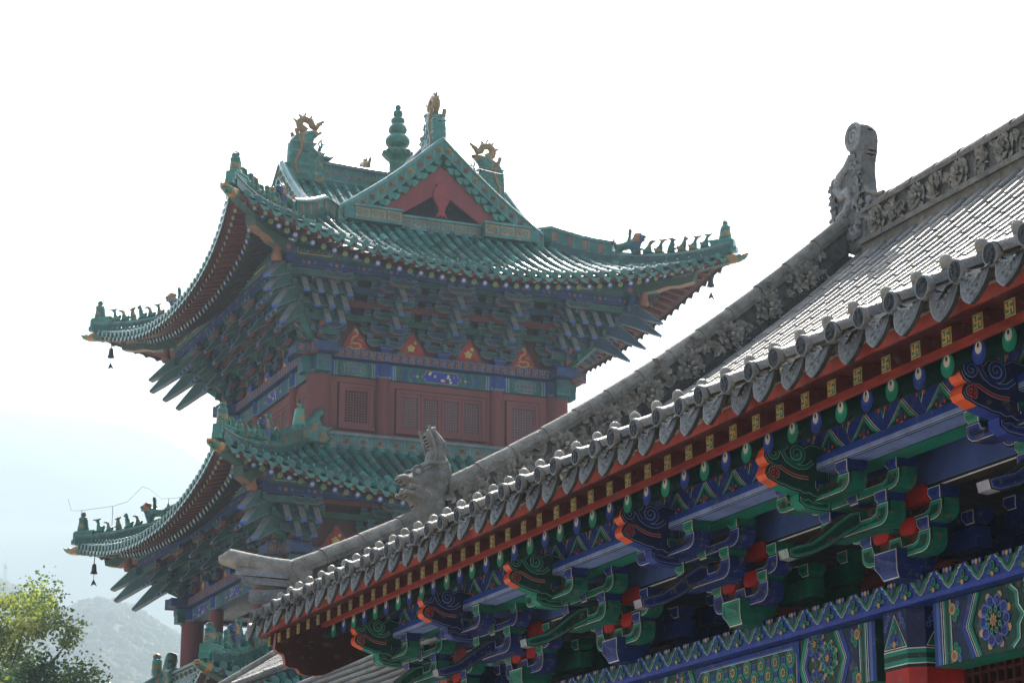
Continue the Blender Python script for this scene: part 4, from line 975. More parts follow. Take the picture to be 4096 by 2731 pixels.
def beak_mesh(base_o, tip_o, z, drop, w=.085, long=1.0):
    """curved beak of a slanting arm: pale curved top and front, dark painted sides"""
    m = MB(); F = F0; d = tip_o - base_o; z0 = z
    top = [(base_o, z0 + .16), (base_o + d * .25, z0 + .135), (base_o + d * .5, z0 + .06), (base_o + d * .75, z0 - drop * .42), (tip_o, z0 - drop)]
    bot = [(tip_o - .02, z0 - drop - .05), (base_o + d * .72, z0 - drop * .72 - .06), (base_o + d * .4, z0 - drop * .35 - .06), (base_o, z0 - .04)]
    pl = top + bot
    pale = (.25, .26, .255)
    prism(m, pl, lambda a, b, ww: F(ww, a, b), -w / 2, w / 2, (.022, .06, .068), lambda i: pale if i < 4 else ((.05, .12, .40) if i == 4 else ((.20, .22, .22) if i < 8 else TEAL)))
    for s in (-1, 1):
        nest(m, pl, lambda a, b, ww: F(s * (w / 2 + ww), a, b), [(0, (.16, .21, .21)), (.016, TEALB if s < 0 else TEAL)], .0004, .0016)
        fill(m, circ(base_o + d * .22, z0 + .03, .035, 6), lambda a, b, ww: F(s * (w / 2 + ww), a, b), .004, (.20, .10, .06))
    return m
def tower_bracket(Wb, zf, n, nb, zb):
    """one bracket set standing on the fret beam at half-width Wb: n tiers between zf and zb, beaks on nb of them"""
    m = MB(); tv = (zb - zf - .16) / n; st = 1.12 / n if n > 3 else .30
    tdou(m, 0, Wb, zf, (.02, .035, .18), .16, .18); parts = []
    for k in range(n):
        z = zf + .14 + tv * k
        for j in range(k + 1):
            o = Wb + st * j; L = (.46, .62)[(k - j) % 2]
            if k - j >= 2: continue
            f = (TEAL, TEALG, TEALB)[(j + k) % 3]
            tarm(m, L, tv * .66, .11, 0, o, z, vj(f, .15))
            for s in (-1, 0, 1): tdou(m, s * (L - .08) if s else 0, o, z + tv * .58, vj((.03, .06, .12), .2), .075, tv * .42)
        # through member
        box(m, -.05, .05, Wb - .1, Wb + st * (k + 1), z + .0, z + tv * .62, TEAL, F0)
        if k >= n - nb:
            pass
    for k in (n - 1,): tdou(m, 0, Wb + st * n, zf + .14 + tv * n - .06, (.03, .06, .12), .08, .09)
    tarm(m, .34, tv * .6, .10, 0, Wb + st * n, zb - tv * .62 - .02, TEAL)
    for s in (-1, 1): tdou(m, s * .27, Wb + st * n, zb - .09, (.03, .06, .12), .07, .085)
    bk = []
    for q in range(nb):
        k = n - nb + q; z = zf + .14 + tv * (k - .15); bk.append(beak_mesh(Wb + st * (k) - .02, Wb + st * (k + 1) + .20, z + .05, .27, .135))
    return m, bk, st, tv
def fret_unit(m, u, w_, h, fr, w, col):
    t = h * .13; cx, cy = u + w_ / 2, h / 2; a = h * .36; b = w_ * .36
    for r_ in (rect(cx - t / 2, cy - a, cx + t / 2, cy + a), rect(cx - b, cy - t / 2, cx + b, cy + t / 2), rect(cx - b, cy + a - t, cx, cy + a), rect(cx, cy - a, cx + b, cy - a + t), rect(cx + b - t, cy, cx + b, cy + a), rect(cx - b, cy - a, cx - b + t, cy)):
        fill(m, r_, fr, w, col)
def fret_beam(Wf, z0, z1, name='fret_beam'):
    m = MB(); h = z1 - z0; e = Wf + .42
    box(m, -e, e, Wf - .5, Wf, z0, z1, (.035, .06, .15), F0)
    fr = lambda u, v, w: F0(u, Wf + w, z0 + v)
    fill(m, rect(-e, .0, e, h * .10), fr, .002, (.06, .11, .30)); fill(m, rect(-e, h * .9, e, h), fr, .002, (.09, .14, .28))
    n = int(2 * Wf / (h * .92)); w_ = 2 * Wf / n
    for i in range(n): fret_unit(m, -Wf + i * w_, w_, h, fr, .004, (.34, .16, .075))
    # corner blocks stepping forward
    for s in (-1, 1):
        a, b = s * (Wf - .40), s * (Wf + .42); a, b = min(a, b), max(a, b)
        box(m, a, b, Wf - .02, Wf + .10, z0 - .02, z1 + .03, (.06, .075, .12), F0)
        fr2 = lambda u, v, w: F0(u, Wf + .10 + w, z0 + v)
        for i in range(4): fret_unit(m, a + .02 + i * (b - a - .04) / 4, (b - a - .04) / 4, h, fr2, .003, (.30, .14, .07))
        m.add([F0(x, y, z0 - .022) for x, y in ((a, Wf - .02), (b, Wf - .02), (b, Wf + .10), (a, Wf + .10))], [(0, 1, 2, 3)], RUST)
    return m
def spandrel(u, z0, h, wd, o, kind):
    m = MB(); fr = lambda a, b, w: F0(u + a, o + w, z0 + b)
    half = [(wd, 0), (wd * .82, h * .10), (wd * .62, h * .20), (wd * .52, h * .42), (wd * .40, h * .58), (wd * .24, h * .72), (wd * .16, h * .86), (wd * .12, h)]
    pl = half + [(-a, b) for a, b in half[::-1]]
    prism(m, pl, fr, -.03, .0, (.36, .03, .025))
    nest(m, pl, fr, [(0, (.04, .10, .08)), (.03, (.38, .036, .03))], .001, .002)
    if kind == 'dragon':
        pts = [(wd * x, h * y) for x, y in ((-.30, .16), (-.08, .10), (.20, .14), (.28, .26), (.12, .34), (-.10, .30), (-.22, .40), (-.12, .55), (.06, .62), (.10, .76), (.0, .84))]
        for i in range(len(pts) - 1): stroke(m, [pts[i], pts[i + 1]], wd * .085, fr, .008, (.50, .36, .16))
        for x, y in ((-.45, .12), (.45, .12), (.0, .06), (.32, .42), (-.30, .26)): stroke(m, [(wd * x, h * y), (wd * x * .4, h * (y + .08))], wd * .05, fr, .009, (.50, .36, .16))
        fill(m, circ(0, h * .82, wd * .09, 7), fr, .010, (.52, .38, .18))
    else:
        for i in range(16):
            x = random.uniform(-.7, .7); y = random.uniform(.05, .16) if abs(x) > .4 else random.uniform(.08, .6)
            fill(m, circ(wd * x, h * y, wd * random.uniform(.05, .10), 5, random.random(), wd * .05), fr, .007, random.choice([(.05, .17, .10), (.10, .20, .08), (.40, .06, .05)]))
        fill(m, star(-wd * .05, h * .36, wd * .22, 5, .7), fr, .0095, (.58, .42, .16)); fill(m, star(wd * .14, h * .58, wd * .10, 5, .7), fr, .0105, (.58, .42, .16))
    return m

def storey(zs_, W, cols, zc, za0, za1, zf0, zf1, zb, n, nb, E, panels, sides=(0, 1, 3), purl=True):
    """one storey: columns, painted architrave, fret beam, spandrels, brackets, eave beams"""
    out = {}
    Wf = W + .22
    # columns
    for k in (0, 1, 2, 3):
        for i, u in enumerate(cols):
            if i == len(cols) - 1: continue
            rr_ = .28 if i == 0 else .17
            m = MB(); x, y, _ = S_(k)(u, W, 0)
            lathe(m, [(rr_, zs_), (rr_, za0 + .02)], 24, COLRED, lambda a, b, c: (x + a, y + b, c)); lathe(m, [(rr_ * 1.01, za0 + .02), (rr_ * 1.01, za0 + .05)], 24, (.20, .22, .30), lambda a, b, c: (x + a, y + b, c)); lathe(m, [(rr_, za0 + .05), (rr_, za1)], 24, (.045, .07, .20), lambda a, b, c: (x + a, y + b, c))
            m.build('column', M_WALL, tower)
    # architrave front with panels
    m = MB(); box(m, -W, W, W - .16, W + .10, za0, za1, (.045, .075, .10), F0); h = za1 - za0; fr = lambda u, v, w: F0(u, W + .10 + w, za0 + v)
    for a, b in zip(cols, cols[1:]):
        a2, b2 = a + (.28 if a == cols[0] else .17), b - (.28 if b == cols[-1] else .17); c = (a2 + b2) / 2; hw = (b2 - a2) / 2
        fill(m, rect(a2, .0, b2, h * .94), fr, .002, (.035, .10, .11))
        for s in (-1, 1):
            for q, wd, cc in ((0, .05, (.03, .07, .34)), (.05, .014, (.34, .34, .28)), (.064, .05, (.03, .17, .14)), (.114, .014, (.34, .34, .28))):
                x0, x1 = c + s * (hw - q), c + s * (hw - q - wd); fill(m, rect(min(x0, x1), 0, max(x0, x1), h * .93), fr, .004, cc)
            for q in (0, .1, .2, .3):
                x = c + s * (hw * .42 + q + .1)
                if abs(x - c) < hw - .15: stroke(m, [(x - s * .08, .01), (x, h * .45), (x - s * .08, h * .9)], .045, fr, .005 + q * .004, (.03, .06, .30) if round(q * 10) % 2 else (.02, .17, .14))
        if hw < .6:
            o8 = [(c - .26, .10), (c - .18, .03), (c + .18, .03), (c + .26, .10), (c + .26, h - .13), (c + .18, h - .05), (c - .18, h - .05), (c - .26, h - .13)]
            nest(m, o8, fr, [(0, (.34, .30, .18)), (.012, (.04, .15, .16))], .008, .002)
            for x in (-.15, -.05, .05, .15):
                for y in (.35, .62): fill(m, circ(c + x, h * y, .042, 8), fr, .0125, (.34, .17, .07)); fill(m, circ(c + x, h * y, .024, 8), fr, .0145, (.05, .22, .15))
            for s in (-1, 1): stroke(m, [(c - s * .16, h * .2), (c + s * .16, h * .75)], .022, fr, .016, (.05, .10, .38))
        else:
            o8 = [(c - .52, h * .42), (c - .42, h * .30), (c - .40, .04), (c + .40, .04), (c + .42, h * .30), (c + .52, h * .42), (c + .42, h * .62), (c + .38, h * .86), (c - .38, h * .86), (c - .42, h * .62)]
            nest(m, o8, fr, [(0, (.36, .30, .18)), (.012, (.025, .05, .30))], .012, .002)
            for i in range(16):
                x, y = random.uniform(-.34, .34), random.uniform(.2, .75); fill(m, circ(c + x, h * y, random.uniform(.018, .038), 6), fr, .0165 + i * .0002, random.choice([(.60, .52, .26), (.60, .52, .26), (.36, .06, .08), (.05, .22, .16)]))
            for s in (-1, 1): fill(m, star(c + s * .60, h * .42, .04, 4), fr, .0165, (.55, .48, .25)); fill(m, star(c + s * .70, h * .42, .04, 4), fr, .0165, (.36, .05, .10))
    for u in cols[1:-1]:
        fill(m, rect(u - .17, .0, u + .17, h * .95), fr, .008, (.03, .05, .24)); nest(m, [(u, .10), (u + .12, h * .5), (u, h * .9), (u - .12, h * .5)], fr, [(0, (.30, .14, .10)), (.012, (.03, .06, .30))], .009, .002); fill(m, circ(u, h * .5, .035, 10), fr, .0145, (.50, .48, .42))
        for z, cc in ((.015, (.06, .12, .42)), (.05, (.34, .30, .24))): fill(m, rect(u - .17, z, u + .17, z + .022), fr, .0165, cc)
    # projecting beam heads at the corners
    for s in (-1, 1):
        pl = [(s * W, .30 * h - .12), (s * (W + .22), -.10), (s * (W + .40), .08), (s * (W + .46), .20), (s * (W + .46), h), (s * W, h)]
        if s < 0: pl = pl[::-1]
        prism(m, pl, lambda u, v, w: F0(u, W + w, za0 + v), -.14, .14, (.035, .12, .105), (.05, .10, .12))
        x = s * W; box(m, x - .17, x + .17, W + .22, W + .43, za0 - .02, za1, (.035, .12, .115), F0)
        fr3 = lambda u, v, w: F0(u, W + .43 + w, za0 + v); nest(m, [(x - .17, .0), (x + .17, .0), (x + .17, h), (x - .17, h)], fr3, [(0, (.06, .16, .20)), (.03, (.03, .13, .12))], .001, .002)
        fill(m, circ(x, h * .6, .075, 8), fr3, .008, (.34, .07, .05)); fill(m, circ(x, h * .6, .03, 8), fr3, .010, (.5, .42, .35))
    a0 = m.build('architrave', M_PAINTF, tower)
    fb = fret_beam(Wf, zf0, zf1).build('fret_beam', M_PAINTF, tower)
    sp = []
    wdz = min(.66, 1.05 if n > 3 else .6)
    for u, kd in panels: sp.append(spandrel(u, zf1, (zb - zf1) * (.42 if n > 3 else .62), .50, W + .05, kd).build('spandrel_panel', M_PAINTF, tower))
    # boards behind the brackets
    bb = MB(); vs = [F0(u, o, z) for u, o, z in ((-W - .1, W + .02, zf1), (W + .1, W + .02, zf1), (W + .1, W + .02, zb + .3), (-W - .1, W + .02, zb + .3))]; bb.add(vs, [(0, 1, 2, 3)], (.10, .028, .026))
    st_ = 1.12 / n if n > 3 else .30; tv_ = (zb - zf1 - .16) / n
    for j in range(1, n): 
        o = W + .15 + st_ * (j - .0); z = zf1 + .14 + tv_ * (j + 1)
        box(bb, -W - st_ * j, W + st_ * j, o - .04, o + .04, z - .04, z + .10, ((.02, .045, .10), (.018, .085, .06), (.12, .032, .03))[j % 3], F0)
    bbo = bb.build('bracket_backing', M_PAINTF, tower)
    # beams under the rafters
    ob = W + st_ * n + .15; eb = MB(); L = ob + .32
    box(eb, -L, L, ob - .07, ob + .07, zb, zb + .20, (.022, .045, .15), F0); fr = lambda u, v, w: F0(u, ob + .07 + w, zb + v)
    fill(eb, rect(-L, .0, L, .02), fr, .002, (.05, .07, .20)); u = -L + .2; i = 0
    while u < L - .1:
        fill(eb, star(u, .10, .062, 6, .6), fr, .004, (.26, .10, .08)); fill(eb, circ(u, .10, .02, 6), fr, .006, (.32, .18, .10))
        for s in (-1, 1):
            stroke(eb, spiral(u + s * .14, .11, .008, .045, 0, s * 1.2, 8), .018, fr, .004, (.12, .17, .24))
        for q in (.26, .33, .40): fill(eb, circ(u + q, .10, .014, 6), fr, .004, (.28, .13, .08))
        u += .66
    q = ob; lathe_ = [(F0(-L + .12, q, zb + .36)), (F0(L - .12, q, zb + .36))]
    tube(eb, lathe_, .17, 14, (.026, .085, .075), True)
    fr = lambda u, v, w: F0(u, ob + .172 * math.cos((v - .36) / .17) + w, zb + .36 + .172 * math.sin((v - .36) / .17))
    fr = lambda u, v, w: F0(u, ob + math.sqrt(max(0.0, .172 ** 2 - (v - .36) ** 2)) + w, zb + v)
    u = -L + .35; i = 0
    while u < L - 1.3:
        z0, z1 = .27, .40
        for seg in ([(u + .2, z0 + .03), (u + .24, z0), (u + 1.0, z0), (u + 1.04, z0 + .03)], [(u + .2, z0 + .03), (u + .2, z1)], [(u + 1.04, z0 + .03), (u + 1.04, z1)]): stroke(eb, seg, .018, fr, .006, (.36, .24, .10))
        for q in range(9): fill(eb, circ(u + .28 + q * .085, .32 + .03 * (q % 2), .024, 6), fr, .007, ((.30, .08, .05), (.05, .16, .10), (.30, .18, .08))[q % 3])
        for q in (0, .04, 1.18, 1.22): fill(eb, rect(u + q, .25, u + q + .018, .46), fr, .006, (.36, .30, .20))
        for q in range(6): fill(eb, circ(u + .06 + .10 * (q % 3) * .5 + (1.06 if q > 2 else 0), .30 + .05 * (q % 2), .03, 6), fr, .006, ((.05, .08, .26), (.28, .08, .05))[q % 2])
        u += 1.30; i += 1
    for s in (-1, 1):
        ctr = F0(s * (L - .1), ob, zb + .36); fr4 = lambda u, v, w: F0(s * (L - .115 + w), ob + u, zb + .36 + v); fill(eb, circ(0, 0, .172, 16), fr4, .004, (.04, .10, .12)); fill(eb, circ(0, 0, .12, 16), fr4, .006, (.06, .09, .22)); fill(eb, star(0, 0, .085, 6, .6), fr4, .008, (.36, .15, .05))
    ebo = eb.build('eave_beam', M_PAINTF, tower)
    for k in sides:
        if k == 0: continue
        for o in (a0, fb, bbo, ebo): dup(o, tower, WK(k))
        for o in sp: dup(o, tower, WK(k))
    for o in (a0, fb, bbo): dup(o, tower, WK(2))
    # bracket sets
    bm_, bk, st, tv = tower_bracket(W + .12, zf1, n, nb, zb)
    first = bm_.build('bracket_set', M_PAINTF, tower)
    for b in bk: b.build('beak', M_PAINTF, first)
    locs = [cols[1], 0.0, cols[2]] if len(cols) == 4 else cols[1:-1]
    done = False
    for k in sides:
        for u in locs:
            Wt = WK(k) @ Matrix.Translation((u, 0, 0))
            if not done: 
                first.matrix_basis = WM[tower.name].inverted() @ Wt; WM[first.name] = Wt
                for ch in first.children: WM[ch.name] = Wt
                done = True
            else: dup(first, tower, Wt)
    # corner sets: two crossing sets and a diagonal one, with a comb of beaks
    cs, _, _, _ = tower_bracket(W + .12, zf1, n, 0, zb); cc = MB()
    for kk, uu in ((0, -W), (1, W)):
        T = WK(kk) @ Matrix.Translation((uu, 0, 0)); cc.join(cs, lambda x, y, z, T=T: tuple(T @ Vector((x, y, z))))
    for j in range(1, n + 1):
        z = zf1 + .14 + tv * j; o = W + .12 + st * j
        for T in (S_(0), S_(1)):
            sg = -1 if T is not None and T(0, 1, 0)[1] < CY - .5 else 1
            x0, x1 = -(W + st * j + .35), -W + .3
            if sg < 0: box(cc, x0, x1, o - .05, o + .05, z - tv * .6, z, TEAL, T)
            else: box(cc, -x1, -x0, o - .05, o + .05, z - tv * .6, z, TEAL, T)
    fo = lambda d, lat, z: (CX - d + lat * .7071, CY - d - lat * .7071, z)
    pl = [(W - .2, zf1 + .1), (W + .3, zf1 + .1), (ob + .1, zb - .25), (ob + .25, zb), (W - .2, zb)]
    prism(cc, pl, lambda a, b, w: fo(a, w, b), -.08, .08, TEALG)
    cset = cc.build('corner_bracket_set', M_PAINTF, tower)
    for q in range(nb):
        k = n - nb + q; z = zf1 + .14 + tv * (k - .15) + .04
        base = W + .12 + st * k - .02; tip = W + .12 + st * (k + 1) + .18
        b0 = beak_mesh(base, tip + .02, z, .27, .135)
        for i in range(q + 2):
            du = -W + .24 - i * .345
            for mirror in (0, 1):
                T = (Matrix.Translation((du, 0, 0))) if not mirror else WK(1) @ Matrix.Translation((-du, 0, 0))
                b0.xf(lambda x, y, z_, T=T: tuple(T @ Vector((x, y, z_)))).build('beak', M_PAINTF, cset)
        bd = beak_mesh(base * 1.0, W + .12 + (st * (k + 1) + .18) * 1.25 + .12, z, .50, .17)
        # diagonal: stretch outward distance along the hip
        def dg(x, y, z_):
            lat = x - CX; d = CY - y; return (CX - d + lat * .7071, CY - d - lat * .7071, z_)
        bd.xf(dg).build('beak', M_PAINTF, cset)
    bd = beak_mesh(ob - .25, ob + .62, zb - .06, .42, .18); bd.xf(lambda x, y, z_: (CX - (CY - y) + (x - CX) * .7071, CY - (CY - y) - (x - CX) * .7071, z_)).build('beak', M_PAINTF, cset)
    # small post carrying the corner beam
    ps = MB(); lathe(ps, [(.10, zb - .05), (.13, zb + .05), (.09, zb + .14), (.10, zb + .5)], 10, (.30, .13, .08), lambda a, b, c: fo(ob + .22, 0, c) if False else (fo(ob + .30, 0, 0)[0] + a, fo(ob + .30, 0, 0)[1] + b, c)); ps.build('post', M_PAINT, cset)
    for k in (1, 3): dup(cset, tower, WK(k))
    dup(cset, tower, WK(2)) if False else None
    return ob

# ------------------------------------------------ upper roof
EU = Eave(5.70, 6.16, 16.03, 1.05, 2.0, 2.95, 17.78)
EM = Eave(6.05, 6.30, 10.60, .80, 2.0, 3.42, 12.20)
EL = Eave(6.12, 6.46, 6.00, .76, 2.0, 4.30, 7.58)
ur = MB(); skirt(ur, EU, (0, 1, 2, 3))
# crossed gable roofs
ZR, GW, GS = 19.80, 2.55, .81
def gz(d): return ZR - GS * d - .035 * math.sin(min(1, d / GW) * math.pi) * 3
for k in range(4):
    T = S_(k)
    for s in (-1, 1):
        vs = []; nn = 10
        for i in range(nn + 1):
            d = GW * i / nn
            vs += [T(s * d, max(0, d - .02), gz(d) - .06), T(s * d, 3.05, gz(d) - .06)]
        ur.add(vs, [(2 * i, 2 * i + 1, 2 * i + 3, 2 * i + 2) for i in range(nn)], GLZD)
        nr = 10
        for i in range(1, nr + 1):
            o = 3.02 - (i - .5) * .288
            d1 = min(GW, o + .02)
            if d1 < .25: continue
            n = max(2, int(d1 / .34))
            for j in range(n):
                da, db = d1 * (1 - j / n), d1 * (1 - (j + 1) / n) + .02; vv = []; c = vj(GLZ, .25)
                for d, q in ((da, 1.04), (db, .94)):
                    sl = GS; nl = math.hypot(1, sl)
                    for m_ in range(7):
                        a = math.pi * m_ / 6; r_ = .082 * q; vv.append(T(s * (d + sl / nl * r_ * math.sin(a)), o + r_ * math.cos(a), gz(d) - .05 + r_ * math.sin(a) / nl))
                ur.add(vv, [(m_, m_ + 1, 8 + m_, 7 + m_) for m_ in range(6)], c, True)
uro = ur.build('upper_roof', M_GLAZE, tower)
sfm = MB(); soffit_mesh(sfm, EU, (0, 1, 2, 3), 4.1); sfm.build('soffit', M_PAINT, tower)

# gable ends
def gable_front():
    parts = {}
    OG = 2.98
    # red barge boards and dark recess
    m = MB(); fr = lambda u, v, w: F0(u, OG + w, v)
    base = 17.98; apex = ZR - .42
    m.add([F0(u, OG - .45, z) for u, z in ((-2.3, base - .3), (2.3, base - .3), (0, ZR - .25))], [(0, 1, 2)], (.015, .013, .016))
    parts['gable_recess'] = (m, M_PAINT)
    m = MB(); sl = (apex - base) / 1.98
    for s in (-1, 1):
        pl = [(0, apex), (0, apex - .62), (s * 1.18, base - .02), (s * 1.98, base - .02)]
        if s > 0: pl = pl[::-1]
        prism(m, pl, fr, -.06, .0, (.25, .060, .062))
    parts['barge_board'] = (m, M_WALL)
    # hanging fish ornament
    half = [(.10, .05), (.18, .0), (.13, -.04), (.19, -.10), (.21, -.20), (.23, -.32), (.19, -.45), (.12, -.55), (.09, -.66), (.13, -.78), (.20, -.86), (.10, -.84), (.03, -.80), (0, -.86)]
    pl = [(a, apex - .46 + b) for a, b in half] + [(-a, apex - .46 + b) for a, b in half[-2::-1]]
    parts['hanging_fish'] = (inflate(pl, .09, 44, lambda u, v, w: F0(u, OG + .03 + w, v), (.30, .055, .06), .03, .02, 16, 3), M_WALL)
    # green tiled trim: raking ridge with flower panels, discs and drips hanging below
    m = MB(); rt = lambda t, s: (s * (2.62 * t), (ZR + .28) - (ZR + .28 - 17.98) * t - .10 * math.sin(t * math.pi))
    n = 11
    for s in (-1, 1):
        for i in range(n):
            (u0, z0), (u1, z1) = rt(i / n, s), rt((i + 1) / n, s)
            for w0, w1, lo, hi, c in ((-.16, .06, -.36, -.045, vj((.035, .17, .125), .15)), (-.18, .09, -.055, .0, (.10, .20, .16)), (-.18, .08, -.40, -.345, (.06, .18, .14))):
                vs = [F0(u, OG + .08 + w, z + h) for u, z in ((u0, z0), (u1, z1)) for w in (w0, w1) for h in (lo, hi)]
                m.add(vs, [(0, 1, 5, 4), (2, 3, 7, 6), (1, 3, 7, 5), (0, 2, 6, 4), (0, 1, 3, 2), (4, 5, 7, 6)], c)
            vv = [F0(u, OG + .03 + .10 * math.cos(math.pi * j / 6), z + .10 * math.sin(math.pi * j / 6) - .01) for u, z in ((u0, z0), (u1, z1)) for j in range(7)]
            m.add(vv, [(j, j + 1, 8 + j, 7 + j) for j in range(6)], vj((.07, .20, .16), .2), True)
            um, zm_ = (u0 + u1) / 2, (z0 + z1) / 2 - .205
            peony(m, frame_of(F0(um, OG + .142, zm_), Vector(F0(1, 0, 0)) - Vector(F0(0, 0, 0)), (0, 0, 1), Vector(F0(0, 1, 0)) - Vector(F0(0, 0, 0))), 0, 0, .085, vj((.22, .12, .06) if i % 3 else (.30, .19, .05), .2), random.random())
            m.add([F0(u1 + q, OG + .143, z1 + h) for q, h in ((-.012, -.34), (.012, -.34), (.012, -.06), (-.012, -.06))], [(0, 1, 2, 3)], (.14, .19, .165))
        nt = 11
        for i in range(nt):
            t = (i + .6) / (nt + .2); u, z = rt(t, s); z -= .47; c = vj((.03, .17, .12), .2)
            ring = lambda o, r_: [F0(u + r_ * math.cos(q * math.pi / 6), OG + o, z + r_ * math.sin(q * math.pi / 6)) for q in range(12)]
            m.add(ring(-.2, .095) + ring(.12, .095) + ring(.135, .075), [(q, (q + 1) % 12, 12 + (q + 1) % 12, 12 + q) for q in range(12)] + [(12 + q, 12 + (q + 1) % 12, 24 + (q + 1) % 12, 24 + q) for q in range(12)] + [tuple(range(24, 36))], c)
            u2, z2 = rt(min(1, t + .5 / nt), s); z2 -= .50
            pl = [(-.12, .03), (-.115, -.04), (-.08, -.10), (0, -.15), (.08, -.10), (.115, -.04), (.12, .03)]
            prism(m, pl, lambda a, b, w: F0(u2 + a, OG + .06 + w, z2 + b), -.02, .02, vj((.035, .20, .135), .2))
    parts['raking_ridge'] = (m, M_GLAZE)
    # low stepped ridge under the gable
    m = MB()
    def ridge_box(u0, u1, o, z0, z1, pan):
        box(m, u0, u1, o - .16, o, z0, z1 - .05, (.035, .15, .12), F0); box(m, u0 - .01, u1 + .01, o - .19, o + .03, z1 - .055, z1, (.09, .21, .18), F0); box(m, u0 - .01, u1 + .01, o - .19, o + .03, z0 - .05, z0, (.05, .17, .14), F0)
        nn = max(1, round((u1 - u0) / .36)); w = (u1 - u0) / nn
        for i in range(nn):
            fr_ = lambda a, b, ww: F0(u0 + i * w + a, o + ww, z0 + b); h = z1 - .05 - z0
            fill(m, rect(.02, .03, w - .02, h - .02), fr_, .002, pan)
            for q in (.28, .70): stroke(m, spiral(w * q, h * .5, .01, h * .30, q * 5, 1.3, 10), .03, fr_, .004, GLZ)
    ridge_box(-2.25, -1.05, 3.20, 17.76, 18.10, (.30, .18, .06)); ridge_box(1.05, 2.25, 3.20, 17.76, 18.10, (.30, .18, .06)); ridge_box(-1.05, 1.05, 2.98, 17.76, 18.06, (.22, .14, .07))
    for s in (-1, 1):
        x = s * 2.25; box(m, min(x, x + s * .25), max(x, x + s * .25), 3.03, 3.18, 17.74, 18.04, (.04, .17, .13), F0)
    parts['low_ridge'] = (m, M_GLAZE)
    return parts
gp = gable_front(); gobj = [gp[n][0].build(n, gp[n][1], uro) for n in gp]
for k in (1, 3):
    for o in gobj: dup(o, uro, WK(k))
# crossing top ridges
for k in range(4):
    T = S_(k); m = MB(); n = 6
    for i in range(n):
        o0, o1 = .18 + (2.62 - .18) * i / n, .18 + (2.62 - .18) * (i + 1) / n; up = lambda o: .10 * (o / 2.6) ** 2
        for w, lo, hi, c in ((.14, -.22, -.10, GLZD), (.10, -.10, .32, vj((.035, .15, .115), .15)), (.14, .31, .37, (.13, .17, .15)), (.13, -.11, -.05, (.08, .18, .14))):
            vs = [T(s * w, o, ZR + up(o) + h) for o in (o0, o1) for s in (-1, 1) for h in (lo, hi)]
            m.add(vs, [(0, 1, 5, 4), (2, 3, 7, 6), (1, 3, 7, 5), (0, 2, 6, 4), (0, 1, 3, 2), (4, 5, 7, 6)], c)
        vv = [T(.10 * math.cos(math.pi * j / 6), o, ZR + up(o) + .36 + .09 * math.sin(math.pi * j / 6)) for o in (o0, o1) for j in range(7)]; m.add(vv, [(j, j + 1, 8 + j, 7 + j) for j in range(6)], vj((.14, .19, .17), .2), True)
        for s in (-1, 1):
            oc = (o0 + o1) / 2; fr_ = lambda a, b, w: T(s * (.10 + w), oc + a, ZR + up(oc) + .11 + b)
            stroke(m, [(-.20, -.05), (-.12, .06), (-.03, -.04), (.06, .06), (.14, -.05), (.20, .03)], .05, fr_, .003, vj((.26, .14, .06), .3))
            m.add([T(s * .103, o1 + q, ZR + up(o1) + h) for q, h in ((-.01, -.1), (.01, -.1), (.01, .31), (-.01, .31))], [(0, 1, 2, 3)], (.16, .20, .18))
    m.build('top_ridge', M_GLAZE, uro)
